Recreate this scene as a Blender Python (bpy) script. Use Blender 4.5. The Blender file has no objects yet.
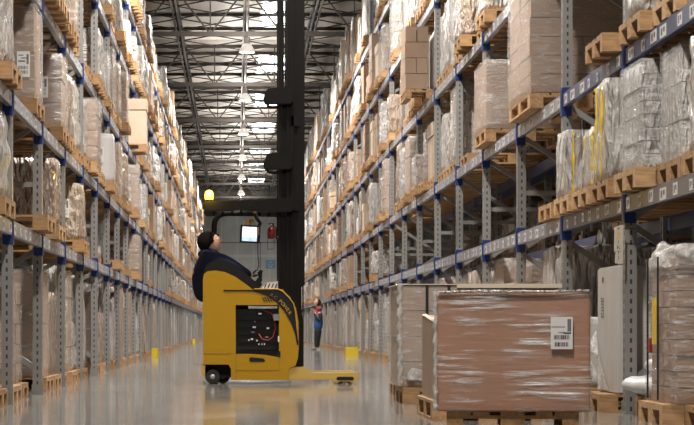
import bpy, bmesh, math, random
from mathutils import Vector, Matrix, noise, Euler

random.seed(7)
S = bpy.context.scene
COL = S.collection

# ------------------------------------------------------------------ camera
CAMH = 0.65
FPX = 2000.0
VX, VY = 235.5, 329.0
cd = bpy.data.cameras.new('camera')
cd.sensor_width = 36.0
cd.lens = FPX / 694 * 36.0
cd.shift_x = (347 - VX) / 694
cd.shift_y = (VY - 212.5) / 694
cd.clip_end = 400
cam = bpy.data.objects.new('camera', cd)
cam.location = (0, 0, CAMH)
cam.rotation_euler = (math.pi / 2, 0, 0)
COL.objects.link(cam)
S.camera = cam

# ------------------------------------------------------------------ world / exposure
w = bpy.data.worlds.new('sky')
S.world = w
w.use_nodes = True
bg = w.node_tree.nodes['Background']
bg.inputs[0].default_value = (0.93, 0.97, 1.0, 1)
bg.inputs[1].default_value = 9.0
S.view_settings.view_transform = 'Standard'
S.view_settings.look = 'None'
S.view_settings.gamma = 1
S.view_settings.use_curve_mapping = False
S.view_settings.exposure = 0.0
S.cycles.max_bounces = 8
S.cycles.diffuse_bounces = 4
S.cycles.transparent_max_bounces = 12
S.cycles.sample_clamp_indirect = 6
S.cycles.caustics_reflective = False
S.cycles.caustics_refractive = False

LAMP_SPOT = 3250.0
LAMP_UP = 1200.0
LAMP_COL = (1.0, 0.945, 0.87)
LAMP_Y = [9.2 + 12.6 * i for i in range(11)]
LAMP_X = 0.34
LAMP_Z = 8.9

# ------------------------------------------------------------------ geometry of the place
LX, RX = -1.926, 2.98
LP, RP = 2.66, 2.92
L0, R0 = 17.28, 15.34
LN, RN = 37, 31
LLEV = [1.52, 2.63, 3.88, 5.25, 6.52]
RLEV = [1.60, 2.73, 4.14, 5.58, 7.00]
WALL_Y = 150.0

# ------------------------------------------------------------------ materials
MATS = {}

def nodes(m):
    m.use_nodes = True
    nt = m.node_tree
    return nt, nt.nodes, nt.links, nt.nodes['Principled BSDF']

def mat(name, col, rough=0.5, metal=0.0, spec=0.5, coat=0.0, emit=None, estr=0.0):
    m = bpy.data.materials.new(name)
    nt, N, L, b = nodes(m)
    b.inputs['Base Color'].default_value = (*col, 1)
    b.inputs['Roughness'].default_value = rough
    b.inputs['Metallic'].default_value = metal
    b.inputs['Specular IOR Level'].default_value = spec
    b.inputs['Coat Weight'].default_value = coat
    if emit:
        b.inputs['Emission Color'].default_value = (*emit, 1)
        b.inputs['Emission Strength'].default_value = estr
    MATS[name] = m
    return m

def ramp(N, stops):
    r = N.new('ShaderNodeValToRGB')
    el = r.color_ramp.elements
    while len(el) < len(stops):
        el.new(0.5)
    for e, (p, c) in zip(el, stops):
        e.position = p
        e.color = (*c, 1)
    return r

def coords(N, L, scale=(1, 1, 1), kind='Object'):
    tc = N.new('ShaderNodeTexCoord')
    mp = N.new('ShaderNodeMapping')
    mp.inputs['Scale'].default_value = scale
    L.new(tc.outputs[kind], mp.inputs['Vector'])
    return mp.outputs['Vector']

def noisen(N, L, vec, scale, detail=3, rough=0.5):
    n = N.new('ShaderNodeTexNoise')
    n.inputs['Scale'].default_value = scale
    n.inputs['Detail'].default_value = detail
    n.inputs['Roughness'].default_value = rough
    L.new(vec, n.inputs['Vector'])
    return n.outputs['Fac']

def varied(name, stops, rough=0.6, nscale=4.0, stretch=(1, 1, 1), amount=0.25, bump=0.0, bscale=None, coat=0.0, metal=0.0, spec=0.4, dist=0.02):
    """base colour from the object's random number, broken up by a noise"""
    m = mat(name, (1, 1, 1), rough, metal, spec, coat)
    nt, N, L, b = nodes(m)
    oi = N.new('ShaderNodeObjectInfo')
    r = ramp(N, stops)
    L.new(oi.outputs['Random'], r.inputs[0])
    v = coords(N, L, stretch)
    f = noisen(N, L, v, nscale, 4)
    mx = N.new('ShaderNodeMix'); mx.data_type = 'RGBA'; mx.blend_type = 'MULTIPLY'
    mx.inputs['Factor'].default_value = 1
    rr = ramp(N, [(0.3, (1 - amount,) * 3), (0.7, (1 + amount * .4,) * 3)])
    L.new(f, rr.inputs[0])
    L.new(r.outputs[0], mx.inputs['A']); L.new(rr.outputs[0], mx.inputs['B'])
    L.new(mx.outputs['Result'], b.inputs['Base Color'])
    if bump:
        bp = N.new('ShaderNodeBump')
        bp.inputs['Strength'].default_value = bump
        bp.inputs['Distance'].default_value = dist
        f2 = noisen(N, L, v, bscale or nscale * 3, 3)
        L.new(f2, bp.inputs['Height'])
        L.new(bp.outputs[0], b.inputs['Normal'])
    return m

varied('pallet_wood', [(0, (.36, .205, .09)), (.5, (.45, .265, .125)), (1, (.55, .345, .18))], .75, 3, (2, 14, 14), .35)
varied('carton', [(0, (.25, .155, .10)), (.35, (.33, .215, .14)), (.7, (.41, .28, .19)), (1, (.35, .25, .18))], .65, 2.5, (1, 1, 1), .12)
varied('carton_pale', [(0, (.52, .40, .29)), (1, (.60, .49, .37))], .65, 2.5, (1, 1, 1), .08)

def film_load(name, stops, white=(.74, .71, .68), lo=.42, hi=.68):
    m = mat(name, (1, 1, 1), .28, 0, .6, .25)
    nt, N, L, b = nodes(m)
    oi = N.new('ShaderNodeObjectInfo')
    r = ramp(N, stops)
    L.new(oi.outputs['Random'], r.inputs[0])
    v = coords(N, L, (3.6, 3.6, 1.0))
    # shift pattern per object
    ad = N.new('ShaderNodeVectorMath'); ad.operation = 'ADD'
    sc = N.new('ShaderNodeMath'); sc.operation = 'MULTIPLY'; sc.inputs[1].default_value = 57.0
    L.new(oi.outputs['Random'], sc.inputs[0])
    L.new(v, ad.inputs[0]); L.new(sc.outputs[0], ad.inputs[1])
    f = noisen(N, L, ad.outputs[0], 3.0, 5, .62)
    rr = ramp(N, [(lo, (0, 0, 0)), (hi, (1, 1, 1))])
    L.new(f, rr.inputs[0])
    mx = N.new('ShaderNodeMix'); mx.data_type = 'RGBA'
    L.new(rr.outputs[0], mx.inputs['Factor'])
    L.new(r.outputs[0], mx.inputs['A']); mx.inputs['B'].default_value = (*white, 1)
    L.new(mx.outputs['Result'], b.inputs['Base Color'])
    bp = N.new('ShaderNodeBump'); bp.inputs['Strength'].default_value = 1.0; bp.inputs['Distance'].default_value = .075
    vd = N.new('ShaderNodeVectorMath'); vd.operation = 'MULTIPLY_ADD'; vd.inputs[1].default_value = (.5, .5, .5)
    nz = N.new('ShaderNodeTexNoise'); nz.inputs['Scale'].default_value = 4; L.new(ad.outputs[0], nz.inputs['Vector'])
    L.new(nz.outputs['Color'], vd.inputs[0]); L.new(ad.outputs[0], vd.inputs[2])
    vo = N.new('ShaderNodeTexVoronoi'); vo.inputs['Scale'].default_value = 3.6; L.new(vd.outputs[0], vo.inputs['Vector'])
    f2 = noisen(N, L, ad.outputs[0], 16, 3, .6)
    sm = N.new('ShaderNodeMath'); sm.operation = 'MULTIPLY_ADD'; sm.inputs[1].default_value = .35
    L.new(f2, sm.inputs[0]); L.new(vo.outputs['Distance'], sm.inputs[2])
    L.new(sm.outputs[0], bp.inputs['Height']); L.new(bp.outputs[0], b.inputs['Normal'])
    b.inputs['Coat Weight'].default_value = 1.0; b.inputs['Coat Roughness'].default_value = .09; b.inputs['Coat IOR'].default_value = 1.65
    L.new(bp.outputs[0], b.inputs['Coat Normal'])
    return m

film_load('film_brown', [(0, (.33, .225, .16)), (.5, (.40, .30, .23)), (1, (.46, .37, .30))], (.54, .475, .42), .42, .85)
film_load('film_white', [(0, (.40, .34, .29)), (.5, (.50, .46, .43)), (1, (.48, .39, .31))], (.74, .72, .70), .34, .68)
film_load('film_grey', [(0, (.40, .38, .36)), (1, (.50, .47, .44))], (.60, .58, .56), .42, .72)
varied('shroud', [(0, (.42, .39, .36)), (.5, (.52, .49, .45)), (1, (.62, .60, .58))], .45, 3, (1, 1, .5), .12, .35, 5, .1)

def film_shell(name, stretch, base_a=.12, streak=.6, scale=6, lo=.5, hi=.72, tint=(.86, .85, .84), patch=0):
    """clear stretch film: mostly transparent, milky and glossy where it bunches; can carry painted glare streaks"""
    m = bpy.data.materials.new(name); MATS[name] = m
    nt, N, L, b = nodes(m)
    b.inputs['Base Color'].default_value = (*tint, 1)
    b.inputs['Roughness'].default_value = .16
    b.inputs['Specular IOR Level'].default_value = .8
    v = coords(N, L, stretch)
    f = noisen(N, L, v, scale, 5, .6)
    rr = ramp(N, [(lo, (base_a,) * 3), (hi, (streak,) * 3)])
    L.new(f, rr.inputs[0])
    bp = N.new('ShaderNodeBump'); bp.inputs['Strength'].default_value = .9; bp.inputs['Distance'].default_value = .03
    f2 = noisen(N, L, v, scale * 1.7, 4, .6)
    L.new(f2, bp.inputs['Height']); L.new(bp.outputs[0], b.inputs['Normal'])
    if patch:  # gathers the painted glare streaks into patches
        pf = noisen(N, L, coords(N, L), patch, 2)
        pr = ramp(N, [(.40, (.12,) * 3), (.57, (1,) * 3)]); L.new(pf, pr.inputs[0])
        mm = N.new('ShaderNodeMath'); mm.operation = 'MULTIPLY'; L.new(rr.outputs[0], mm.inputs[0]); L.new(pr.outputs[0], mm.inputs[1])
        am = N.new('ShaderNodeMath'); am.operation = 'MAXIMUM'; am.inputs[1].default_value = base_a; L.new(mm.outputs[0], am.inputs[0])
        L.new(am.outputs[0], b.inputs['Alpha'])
    else:
        L.new(rr.outputs[0], b.inputs['Alpha'])
    return m

film_shell('clear_film', (1.3, 1.3, 6.0), .14, .5, 5, .45, .75)
film_shell('glare_streak_film', (.6, .6, 8.0), .06, .8, 3.6, .47, .66, patch=2.6)  # white streaks paint in glare off the crinkles, besides the milky wrinkles
film_shell('bunched_film', (3, 3, 2), .40, .9, 6, .4, .65, (.72, .69, .66))

# perforated upright steel
def post_mat():
    m = mat('post_steel', (.30, .295, .285), .42, .45, .5)
    nt, N, L, b = nodes(m)
    tc = N.new('ShaderNodeTexCoord'); sp = N.new('ShaderNodeSeparateXYZ')
    L.new(tc.outputs['Object'], sp.inputs[0])
    def M(op, a, bb=None):
        n = N.new('ShaderNodeMath'); n.operation = op
        for i, x in enumerate((a, bb)):
            if x is None: continue
            if isinstance(x, (int, float)): n.inputs[i].default_value = x
            else: L.new(x, n.inputs[i])
        return n.outputs[0]
    fz = M('ABSOLUTE', M('SUBTRACT', M('FRACT', M('MULTIPLY', sp.outputs['Z'], 1 / .075)), .5))
    rowz = M('LESS_THAN', fz, .24)
    # the post's own cross-section runs -.045 .. .045 both ways; holes run up the middle of the side and twin rows on the face
    ax = M('ABSOLUTE', sp.outputs['X']); ay = M('ABSOLUTE', sp.outputs['Y'])
    side = M('LESS_THAN', ax, .008)
    face = M('LESS_THAN', M('ABSOLUTE', M('SUBTRACT', ay, .022)), .008)
    hole = M('MULTIPLY', M('MAXIMUM', side, face), rowz)
    mx = N.new('ShaderNodeMix'); mx.data_type = 'RGBA'
    mx.inputs['A'].default_value = (.30, .295, .285, 1); mx.inputs['B'].default_value = (.055, .053, .05, 1)
    L.new(hole, mx.inputs['Factor']); L.new(mx.outputs['Result'], b.inputs['Base Color'])
    return m
post_mat()
mat('brace_steel', (.27, .265, .255), .45, .4)
mat('rail_sheen_blue', (.27, .28, .335), .3, .2, .6)  # blue rail paint lightened so its colour carries the grazing sheen
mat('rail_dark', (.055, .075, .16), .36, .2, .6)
mat('clip_blue', (.012, .035, .17), .4, .1)
mat('tag_white', (.62, .61, .60), .5)
mat('tag_print', (.10, .10, .11), .5)
mat('paper', (.74, .73, .71), .55)
mat('print_grey', (.17, .17, .18), .6)
mat('print_dark', (.07, .07, .075), .6)
mat('yellow_paint', (.375, .205, .003), .45, 0, .3)
mat('yellow_worn', (.47, .31, .07), .5, 0, .5)
mat('guard_yellow', (.72, .53, .02), .4)
mat('mast_black', (.006, .005, .0045), .5, 0, .12)
mat('black_plastic', (.008, .008, .008), .55, 0, .25)
mat('seat_black', (.007, .007, .008), .7, 0, .2)
mat('gold_paint', (.50, .28, .03), .4)
mat('gold_dim', (.16, .10, .03), .45)
mat('rubber', (.018, .017, .016), .7)
mat('hub_steel', (.45, .44, .42), .35, .7)
mat('battery_dark', (.010, .010, .010), .6, 0, .2)
mat('cable_red', (.30, .02, .015), .45)
mat('cable_black', (.01, .01, .01), .5)
mat('white_plastic', (.75, .75, .74), .4)
mat('purple_print', (.12, .06, .22), .5)
mat('screen_white', (.8, .85, .9), .3, emit=(.86, .92, 1), estr=.75)
mat('screen_blue', (.5, .65, .9), .3, emit=(.45, .63, .98), estr=.7)
mat('beacon_amber', (1, .6, .05), .3, emit=(1, .62, .06), estr=4)
mat('lamp_glow', (.9, .85, .78), .3, emit=(1, .93, .82), estr=.4)
mat('lamp_metal', (.45, .43, .40), .4, .5)
mat('truss_steel', (.036, .031, .027), .7, 0, .2)
mat('joist_steel', (.055, .049, .044), .6, 0, .2)
mat('extinguisher_red', (.22, .015, .012), .35)
mat('sheet_cream', (.66, .57, .46), .6)
mat('sign_blue', (.22, .42, .66), .5)
mat('sign_cream', (.52, .47, .40), .55)
mat('sign_orange', (.85, .36, .02), .5)
mat('tape_yellow', (.72, .50, .06), .35)
mat('strap_black', (.012, .012, .012), .5)
mat('skin', (.52, .29, .21), .5)
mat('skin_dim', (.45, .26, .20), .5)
mat('jacket_navy', (.008, .011, .026), .85, 0, .15)
mat('beanie_black', (.007, .006, .006), .95, 0, .1)
mat('trouser_black', (.010, .010, .012), .8)
mat('jacket_blue', (.025, .085, .27), .7)
mat('sleeve_dark', (.012, .014, .022), .75)
mat('scarf_red', (.33, .02, .05), .8)
mat('hair_dark', (.03, .016, .010), .55)
mat('glove_dark', (.015, .015, .017), .7)
mat('eye_white', (.7, .68, .65), .3)
mat('shoe_grey', (.10, .10, .10), .6)
varied('sack_white', [(0, (.60, .58, .56)), (1, (.66, .65, .63))], .4, 5, (1, 1, 1), .12, .5, 9, .15)

def floor_mat():
    m = mat('polished_concrete', (.3, .3, .3), .15, 0, .42)
    nt, N, L, b = nodes(m)
    v = coords(N, L, (1, .25, 1))
    f = noisen(N, L, v, .9, 6, .6)
    r = ramp(N, [(.3, (.235, .226, .212)), (.7, (.315, .305, .29))])
    L.new(f, r.inputs[0]); L.new(r.outputs[0], b.inputs['Base Color'])
    f2 = noisen(N, L, v, 2.5, 4)
    r2 = ramp(N, [(.3, (.06,) * 3), (.7, (.115,) * 3)])
    L.new(f2, r2.inputs[0]); L.new(r2.outputs[0], b.inputs['Roughness'])
    bp = N.new('ShaderNodeBump'); bp.inputs['Strength'].default_value = .05; bp.inputs['Distance'].default_value = .01
    L.new(noisen(N, L, coords(N, L, (1, 1, 1)), 4, 2), bp.inputs['Height']); L.new(bp.outputs[0], b.inputs['Normal'])
floor_mat()

def deck_mat():
    m = mat('roof_deck', (.5, .47, .43), .45, 0)
    nt, N, L, b = nodes(m)
    v = coords(N, L, (1, 1, 1))
    wv = N.new('ShaderNodeTexWave'); wv.bands_direction = 'Y'; wv.inputs['Scale'].default_value = 1.6
    L.new(v, wv.inputs['Vector'])
    bp = N.new('ShaderNodeBump'); bp.inputs['Strength'].default_value = .6; bp.inputs['Distance'].default_value = .05
    L.new(wv.outputs['Fac'], bp.inputs['Height']); L.new(bp.outputs[0], b.inputs['Normal'])
    f = noisen(N, L, v, .5, 3)
    r = ramp(N, [(.3, (.38, .355, .32)), (.7, (.48, .45, .41))])
    L.new(f, r.inputs[0]); L.new(r.outputs[0], b.inputs['Base Color'])
deck_mat()

def wall_mat():
    m = mat('wall_panel', (.40, .385, .355), .6)
    nt, N, L, b = nodes(m)
    tc = N.new('ShaderNodeTexCoord'); sp = N.new('ShaderNodeSeparateXYZ'); L.new(tc.outputs['Object'], sp.inputs[0])
    def M(op, a, bb=None):
        n = N.new('ShaderNodeMath'); n.operation = op
        for i, x in enumerate((a, bb)):
            if x is None: continue
            if isinstance(x, (int, float)): n.inputs[i].default_value = x
            else: L.new(x, n.inputs[i])
        return n.outputs[0]
    j = M('LESS_THAN', M('FRACT', M('MULTIPLY', M('ADD', sp.outputs['X'], 50.3), 1 / 1.2)), .07)
    f = noisen(N, L, coords(N, L), .8, 4)
    r = ramp(N, [(.3, (.56, .54, .50)), (.7, (.66, .64, .60))])
    L.new(f, r.inputs[0])
    mx = N.new('ShaderNodeMix'); mx.data_type = 'RGBA'
    L.new(M('MULTIPLY', j, .6), mx.inputs['Factor']); L.new(r.outputs[0], mx.inputs['A']); mx.inputs['B'].default_value = (.78, .77, .74, 1)
    L.new(mx.outputs['Result'], b.inputs['Base Color'])
wall_mat()
mat('stripe_white', (.72, .71, .69), .5)
mat('stripe_brown', (.28, .22, .17), .6)
mat('side_wall', (.10, .095, .09), .8)
pm = bpy.data.materials.new('skylight_pane'); MATS['skylight_pane'] = pm
nt, N, L, b = nodes(pm)
tr = N.new('ShaderNodeBsdfTransparent'); tr.inputs[0].default_value = (.9, .92, .92, 1)
tl = N.new('ShaderNodeBsdfTranslucent'); tl.inputs[0].default_value = (.85, .87, .87, 1)
ms = N.new('ShaderNodeMixShader'); ms.inputs[0].default_value = .4
L.new(tr.outputs[0], ms.inputs[1]); L.new(tl.outputs[0], ms.inputs[2]); L.new(ms.outputs[0], N['Material Output'].inputs['Surface'])

# ------------------------------------------------------------------ mesh helpers
class MB:
    """collects shapes, builds ONE mesh"""
    def __init__(self):
        self.v, self.f, self.m, self.mats, self.smooth = [], [], [], [], []
    def mi(self, name):
        if name not in self.mats: self.mats.append(name)
        return self.mats.index(name)
    def raw(self, verts, faces, m, smooth=False):
        o = len(self.v); i = self.mi(m)
        self.v += [tuple(p) for p in verts]
        for f in faces:
            self.f.append(tuple(o + k for k in f)); self.m.append(i); self.smooth.append(smooth)
    def box(self, c, s, m, rot=None):
        x, y, z = s[0] / 2, s[1] / 2, s[2] / 2
        P = [Vector((a * x, b_ * y, d * z)) for a in (-1, 1) for b_ in (-1, 1) for d in (-1, 1)]
        if rot is not None: P = [rot @ p for p in P]
        c = Vector(c)
        self.raw([p + c for p in P], [(0, 1, 3, 2), (4, 6, 7, 5), (0, 4, 5, 1), (2, 3, 7, 6), (0, 2, 6, 4), (1, 5, 7, 3)], m)
    def bb(self, x0, x1, y0, y1, z0, z1, m):
        self.box(((x0 + x1) / 2, (y0 + y1) / 2, (z0 + z1) / 2), (abs(x1 - x0), abs(y1 - y0), abs(z1 - z0)), m)
    def bar(self, a, b_, wd, ht, m, up=(0, 0, 1)):
        a, b_ = Vector(a), Vector(b_); d = b_ - a; l = d.length
        if l < 1e-6: return
        x = d.normalized(); u = Vector(up)
        if abs(x.dot(u)) > .98: u = Vector((0, 1, 0))
        y = u.cross(x).normalized(); z = x.cross(y)
        R = Matrix((x, y, z)).transposed()
        self.box((a + b_) / 2, (l, wd, ht), m, R)
    def tube(self, pts, r, m, n=8, smooth=True):
        pts = [Vector(p) for p in pts]; rings = []
        rs = r if isinstance(r, (list, tuple)) else [r] * len(pts)
        prev = None
        for i, p in enumerate(pts):
            t = (pts[min(i + 1, len(pts) - 1)] - pts[max(i - 1, 0)]).normalized()
            if prev is None:
                prev = t.orthogonal().normalized()
            u = (prev - t * prev.dot(t)).normalized(); prev = u
            v = t.cross(u)
            rings.append([p + (u * math.cos(2 * math.pi * k / n) + v * math.sin(2 * math.pi * k / n)) * rs[i] for k in range(n)])
        V = [q for rg in rings for q in rg]; F = []
        for i in range(len(rings) - 1):
            for k in range(n):
                F.append((i * n + k, i * n + (k + 1) % n, (i + 1) * n + (k + 1) % n, (i + 1) * n + k))
        F.append(tuple(range(n - 1, -1, -1))); F.append(tuple((len(rings) - 1) * n + k for k in range(n)))
        self.raw(V, F, m, smooth)
    def lathe(self, c, prof, m, n=16, axis='Z', smooth=True):
        V, F = [], []
        for r, h in prof:
            for k in range(n):
                a = 2 * math.pi * k / n; p = (r * math.cos(a), r * math.sin(a), h)
                if axis == 'Y': p = (p[0], p[2], p[1])
                if axis == 'X': p = (p[2], p[0], p[1])
                V.append(Vector(p) + Vector(c))
        for i in range(len(prof) - 1):
            for k in range(n):
                F.append((i * n + k, i * n + (k + 1) % n, (i + 1) * n + (k + 1) % n, (i + 1) * n + k))
        F.append(tuple(range(n - 1, -1, -1))); F.append(tuple((len(prof) - 1) * n + k for k in range(n)))
        self.raw(V, F, m, smooth)
    def prism(self, poly, y0, y1, m):
        """poly: (x, z) outline, extruded from y0 to y1"""
        n = len(poly)
        V = [(x, y0, z) for x, z in poly] + [(x, y1, z) for x, z in poly]
        F = [tuple(range(n)), tuple(range(2 * n - 1, n - 1, -1))]
        for i in range(n):
            F.append((i, n + i, n + (i + 1) % n, (i + 1) % n))
        self.raw(V, F, m)
    def mesh(self, me_, m, M=Matrix.Identity(4), smooth=False):
        self.raw([M @ v.co for v in me_.vertices], [tuple(p.vertices) for p in me_.polygons], m, smooth)
    def data(self, name, bevel=0.0, fix=True):
        me = bpy.data.meshes.new(name)
        me.from_pydata(self.v, [], self.f)
        for n in self.mats: me.materials.append(MATS[n])
        me.polygons.foreach_set('material_index', self.m)
        me.polygons.foreach_set('use_smooth', self.smooth)
        if bevel or fix:
            bm = bmesh.new(); bm.from_mesh(me)
            if bevel:
                es = [e for e in bm.edges if len(e.link_faces) == 2 and e.calc_face_angle(0) > .5]
                bmesh.ops.bevel(bm, geom=es, offset=bevel, segments=2, affect='EDGES', clamp_overlap=True)
            bmesh.ops.recalc_face_normals(bm, faces=bm.faces)
            bm.to_mesh(me); bm.free()
        me.update()
        return me
    def build(self, name, parent=None, bevel=0.0, loc=(0, 0, 0), rot=(0, 0, 0)):
        return link(name, self.data(name, bevel), parent, loc, rot)

def link(name, data, parent=None, loc=(0, 0, 0), rot=(0, 0, 0)):
    o = bpy.data.objects.new(name, data)
    COL.objects.link(o)
    o.location = loc; o.rotation_euler = rot
    if parent is not None: o.parent = parent
    return o

def tag(o, label=None, cat=None, group=None, kind=None):
    if label: o['label'] = label
    if cat: o['category'] = cat
    if group: o['group'] = group
    if kind: o['kind'] = kind
    return o

def empty(name, loc=(0, 0, 0), rot=(0, 0, 0)):
    o = bpy.data.objects.new(name, None); COL.objects.link(o)
    o.location = loc; o.rotation_euler = rot
    o.empty_display_size = .1
    return o

def struct(name, mb, label=None, cat=None, bevel=0):
    o = mb.build(name, bevel=bevel); o['kind'] = 'structure'
    if label: o['label'] = label
    if cat: o['category'] = cat
    return o

def evaluated(o):
    bpy.context.view_layer.update()
    dg = bpy.context.evaluated_depsgraph_get()
    return bpy.data.meshes.new_from_object(o.evaluated_get(dg))

def text_mesh(s, size=1.0, extrude=0.0):
    c = bpy.data.curves.new('t', 'FONT'); c.body = s; c.size = size; c.extrude = extrude
    c.align_x = 'CENTER'; c.align_y = 'CENTER'; c.resolution_u = 3
    o = bpy.data.objects.new('t', c); COL.objects.link(o)
    me = evaluated(o)
    bpy.data.objects.remove(o); bpy.data.curves.remove(c)
    return me

def skin(pts, edges, sub=2, smooth=True):
    """pts: list of (co, r or (rx, ry)); returns a smooth limbed mesh"""
    me = bpy.data.meshes.new('sk')
    me.from_pydata([p[0] for p in pts], edges, [])
    o = bpy.data.objects.new('sk', me); COL.objects.link(o)
    o.modifiers.new('Skin', 'SKIN').use_smooth_shade = smooth
    sv = me.skin_vertices[0].data
    for i, p in enumerate(pts):
        r = p[1]; sv[i].radius = r if isinstance(r, tuple) else (r, r)
        sv[i].use_root = (i == 0)
    m = o.modifiers.new('Sub', 'SUBSURF'); m.levels = sub; m.render_levels = sub
    out = evaluated(o)
    bpy.data.objects.remove(o); bpy.data.meshes.remove(me)
    return out

ORD = ('first second third fourth fifth sixth seventh eighth ninth tenth eleventh twelfth thirteenth fourteenth fifteenth sixteenth '
       'seventeenth eighteenth nineteenth twentieth twenty-first twenty-second twenty-third twenty-fourth twenty-fifth twenty-sixth '
       'twenty-seventh twenty-eighth twenty-ninth thirtieth thirty-first thirty-second thirty-third thirty-fourth thirty-fifth '
       'thirty-sixth thirty-seventh thirty-eighth thirty-ninth fortieth forty-first').split()

# ------------------------------------------------------------------ setting
XW0, XW1, YW0 = -8.0, 9.2, -4.0
BOT, TOP = 9.65, 11.05          # main truss chords
DECK = 11.28
mb = MB(); mb.bb(XW0, XW1, YW0, WALL_Y + .3, -.2, 0, 'polished_concrete'); struct('floor', mb)
mb = MB(); mb.bb(XW0, XW1, WALL_Y, WALL_Y + .3, 0, DECK + .3, 'wall_panel'); struct('wall_back', mb)
mb = MB(); mb.bb(XW0 - .3, XW0, YW0, WALL_Y + .3, 0, DECK + .3, 'side_wall'); struct('wall_left', mb)
mb = MB(); mb.bb(XW1, XW1 + .3, YW0, WALL_Y + .3, 0, DECK + .3, 'side_wall'); struct('wall_right', mb)
mb = MB(); mb.bb(XW0, XW1, YW0 - .3, YW0, 0, DECK + .3, 'side_wall'); struct('wall_front', mb)
kx = WALL_Y / FPX
mb = MB(); mb.bb(XW0, XW1, WALL_Y - .05, WALL_Y, CAMH + (VY - 257.4) * kx, CAMH + (VY - 254.6) * kx, 'stripe_white'); struct('trim_1', mb)
mb = MB(); mb.bb(XW0, XW1, WALL_Y - .05, WALL_Y, CAMH + (VY - 243) * kx, CAMH + (VY - 242) * kx, 'stripe_brown'); struct('trim_2', mb)
# wall sign
mb = MB(); zc = CAMH + (VY - 264.3) * kx; xc = (270.5 - VX) * kx
mb.bb(xc - .36, xc + .36, WALL_Y - .08, WALL_Y, zc - .32, zc + .32, 'sign_blue')
for dx, dz, ww in ((-.02, .16, .2), (-.13, -.02, .1), (.12, -.02, .1), (0, -.19, .24)):
    mb.bb(xc + dx - ww / 2, xc + dx + ww / 2, WALL_Y - .09, WALL_Y - .08, zc + dz - .03, zc + dz + .03, 'paper')
tag(mb.build('wall_sign'), 'small light blue square sign on the far end wall', 'sign')

# skylight openings sit between trusses
TY = [61.0 + 12.6 * k for k in range(-4, 8) if 61.0 + 12.6 * k < WALL_Y - 2]
SK_X0, SK_X1 = .85, 2.1
sky_y = [(t + 3.35, t + 9.25) for t in TY]
mb = MB()
mb.bb(XW0, SK_X0, YW0, WALL_Y, DECK, DECK + .015, 'roof_deck')
mb.bb(SK_X1, XW1, YW0, WALL_Y, DECK, DECK + .015, 'roof_deck')
last = YW0
for a, b_ in sky_y:
    if b_ > WALL_Y - 1: continue
    mb.bb(SK_X0, SK_X1, last, a, DECK, DECK + .015, 'roof_deck'); last = b_
mb.bb(SK_X0, SK_X1, last, WALL_Y, DECK, DECK + .015, 'roof_deck')
struct('ceiling', mb)
for i, (a, b_) in enumerate(sky_y):
    if b_ > WALL_Y - 1: continue
    m1 = MB()
    for q in ((SK_X0 - .03, SK_X0 + .05, a, b_), (SK_X1 - .05, SK_X1 + .03, a, b_), (SK_X0, SK_X1, a - .03, a + .05), (SK_X0, SK_X1, b_ - .05, b_ + .03)):
        m1.bb(q[0], q[1], q[2], q[3], DECK - .04, DECK + .02, 'white_plastic')
    o = struct(f'window_{i+1}', m1)
    m2 = MB(); m2.bb(SK_X0 + .05, SK_X1 - .05, a + .05, b_ - .05, DECK + .005, DECK + .012, 'skylight_pane')
    m2.build('pane', o)

# main trusses across the hall
for i, y in enumerate(TY):
    mb = MB()
    mb.bb(XW0, XW1, y - .07, y + .07, BOT - .07, BOT + .07, 'truss_steel')
    mb.bb(XW0, XW1, y - .06, y + .06, TOP - .06, TOP + .06, 'truss_steel')
    x = .33 - 2.2 * 4
    while x < XW1 + 1:
        a0, a1 = max(x, XW0), min(x + 2.2, XW1)
        mid = x + 1.1
        if XW0 < mid < XW1:
            if x >= XW0: mb.bar((x, y, TOP), (mid, y, BOT), .05, .05, 'truss_steel')
            if x + 2.2 <= XW1: mb.bar((mid, y, BOT), (x + 2.2, y, TOP), .05, .05, 'truss_steel')
            mb.bar((mid, y, BOT), (mid, y, TOP), .04, .04, 'truss_steel')
        x += 2.2
    o = struct(f'roof_truss_{i+1}', mb)
# lattice joists along the hall, resting at the truss nodes
for i in range(-3, 5):
    x = .33 + 2.2 * i
    if not XW0 + .2 < x < XW1 - .2: continue
    mb = MB()
    za, zb = TOP + .02, TOP - .62
    mb.bb(x - .05, x + .05, YW0, WALL_Y, za - .06, za + .06, 'joist_steel')
    for s in (-.07, .07):
        mb.bb(x + s - .025, x + s + .025, YW0, WALL_Y, zb - .04, zb + .04, 'joist_steel')
    y = 8.0
    while y < WALL_Y - 1.1:
        mb.bar((x, y, za), (x, y + .55, zb), .04, .04, 'joist_steel'); mb.bar((x, y + .55, zb), (x, y + 1.1, za), .04, .04, 'joist_steel')
        y += 1.1
    struct(f'roof_joist_{i+4}', mb)
# purlins under the deck and thin cross bracing
n = 0
for t in [TY[0] - 12.6] + TY:
    for q in range(1, 4):
        y = t + q * 12.6 / 4
        if y > WALL_Y - .5: continue
        n += 1
        mb = MB(); mb.bb(XW0, XW1, y - .05, y + .05, DECK - .11, DECK - .01, 'truss_steel')
        struct(f'roof_purlin_{n}', mb)
n = 0
for t in TY:
    mb = MB()
    for i in range(-3, 4):
        x = .33 + 2.2 * i
        for q in range(5):
            ya, yb = t + q * 2.52, t + (q + 1) * 2.52
            if yb > WALL_Y: break
            zz = TOP - .15
            mb.bar((x, ya, zz), (x + 2.2, yb, zz), .035, .035, 'truss_steel')
            mb.bar((x + 2.2, ya, zz), (x, yb, zz), .035, .035, 'truss_steel')
    n += 1
    struct(f'roof_bracing_{n}', mb)

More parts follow.
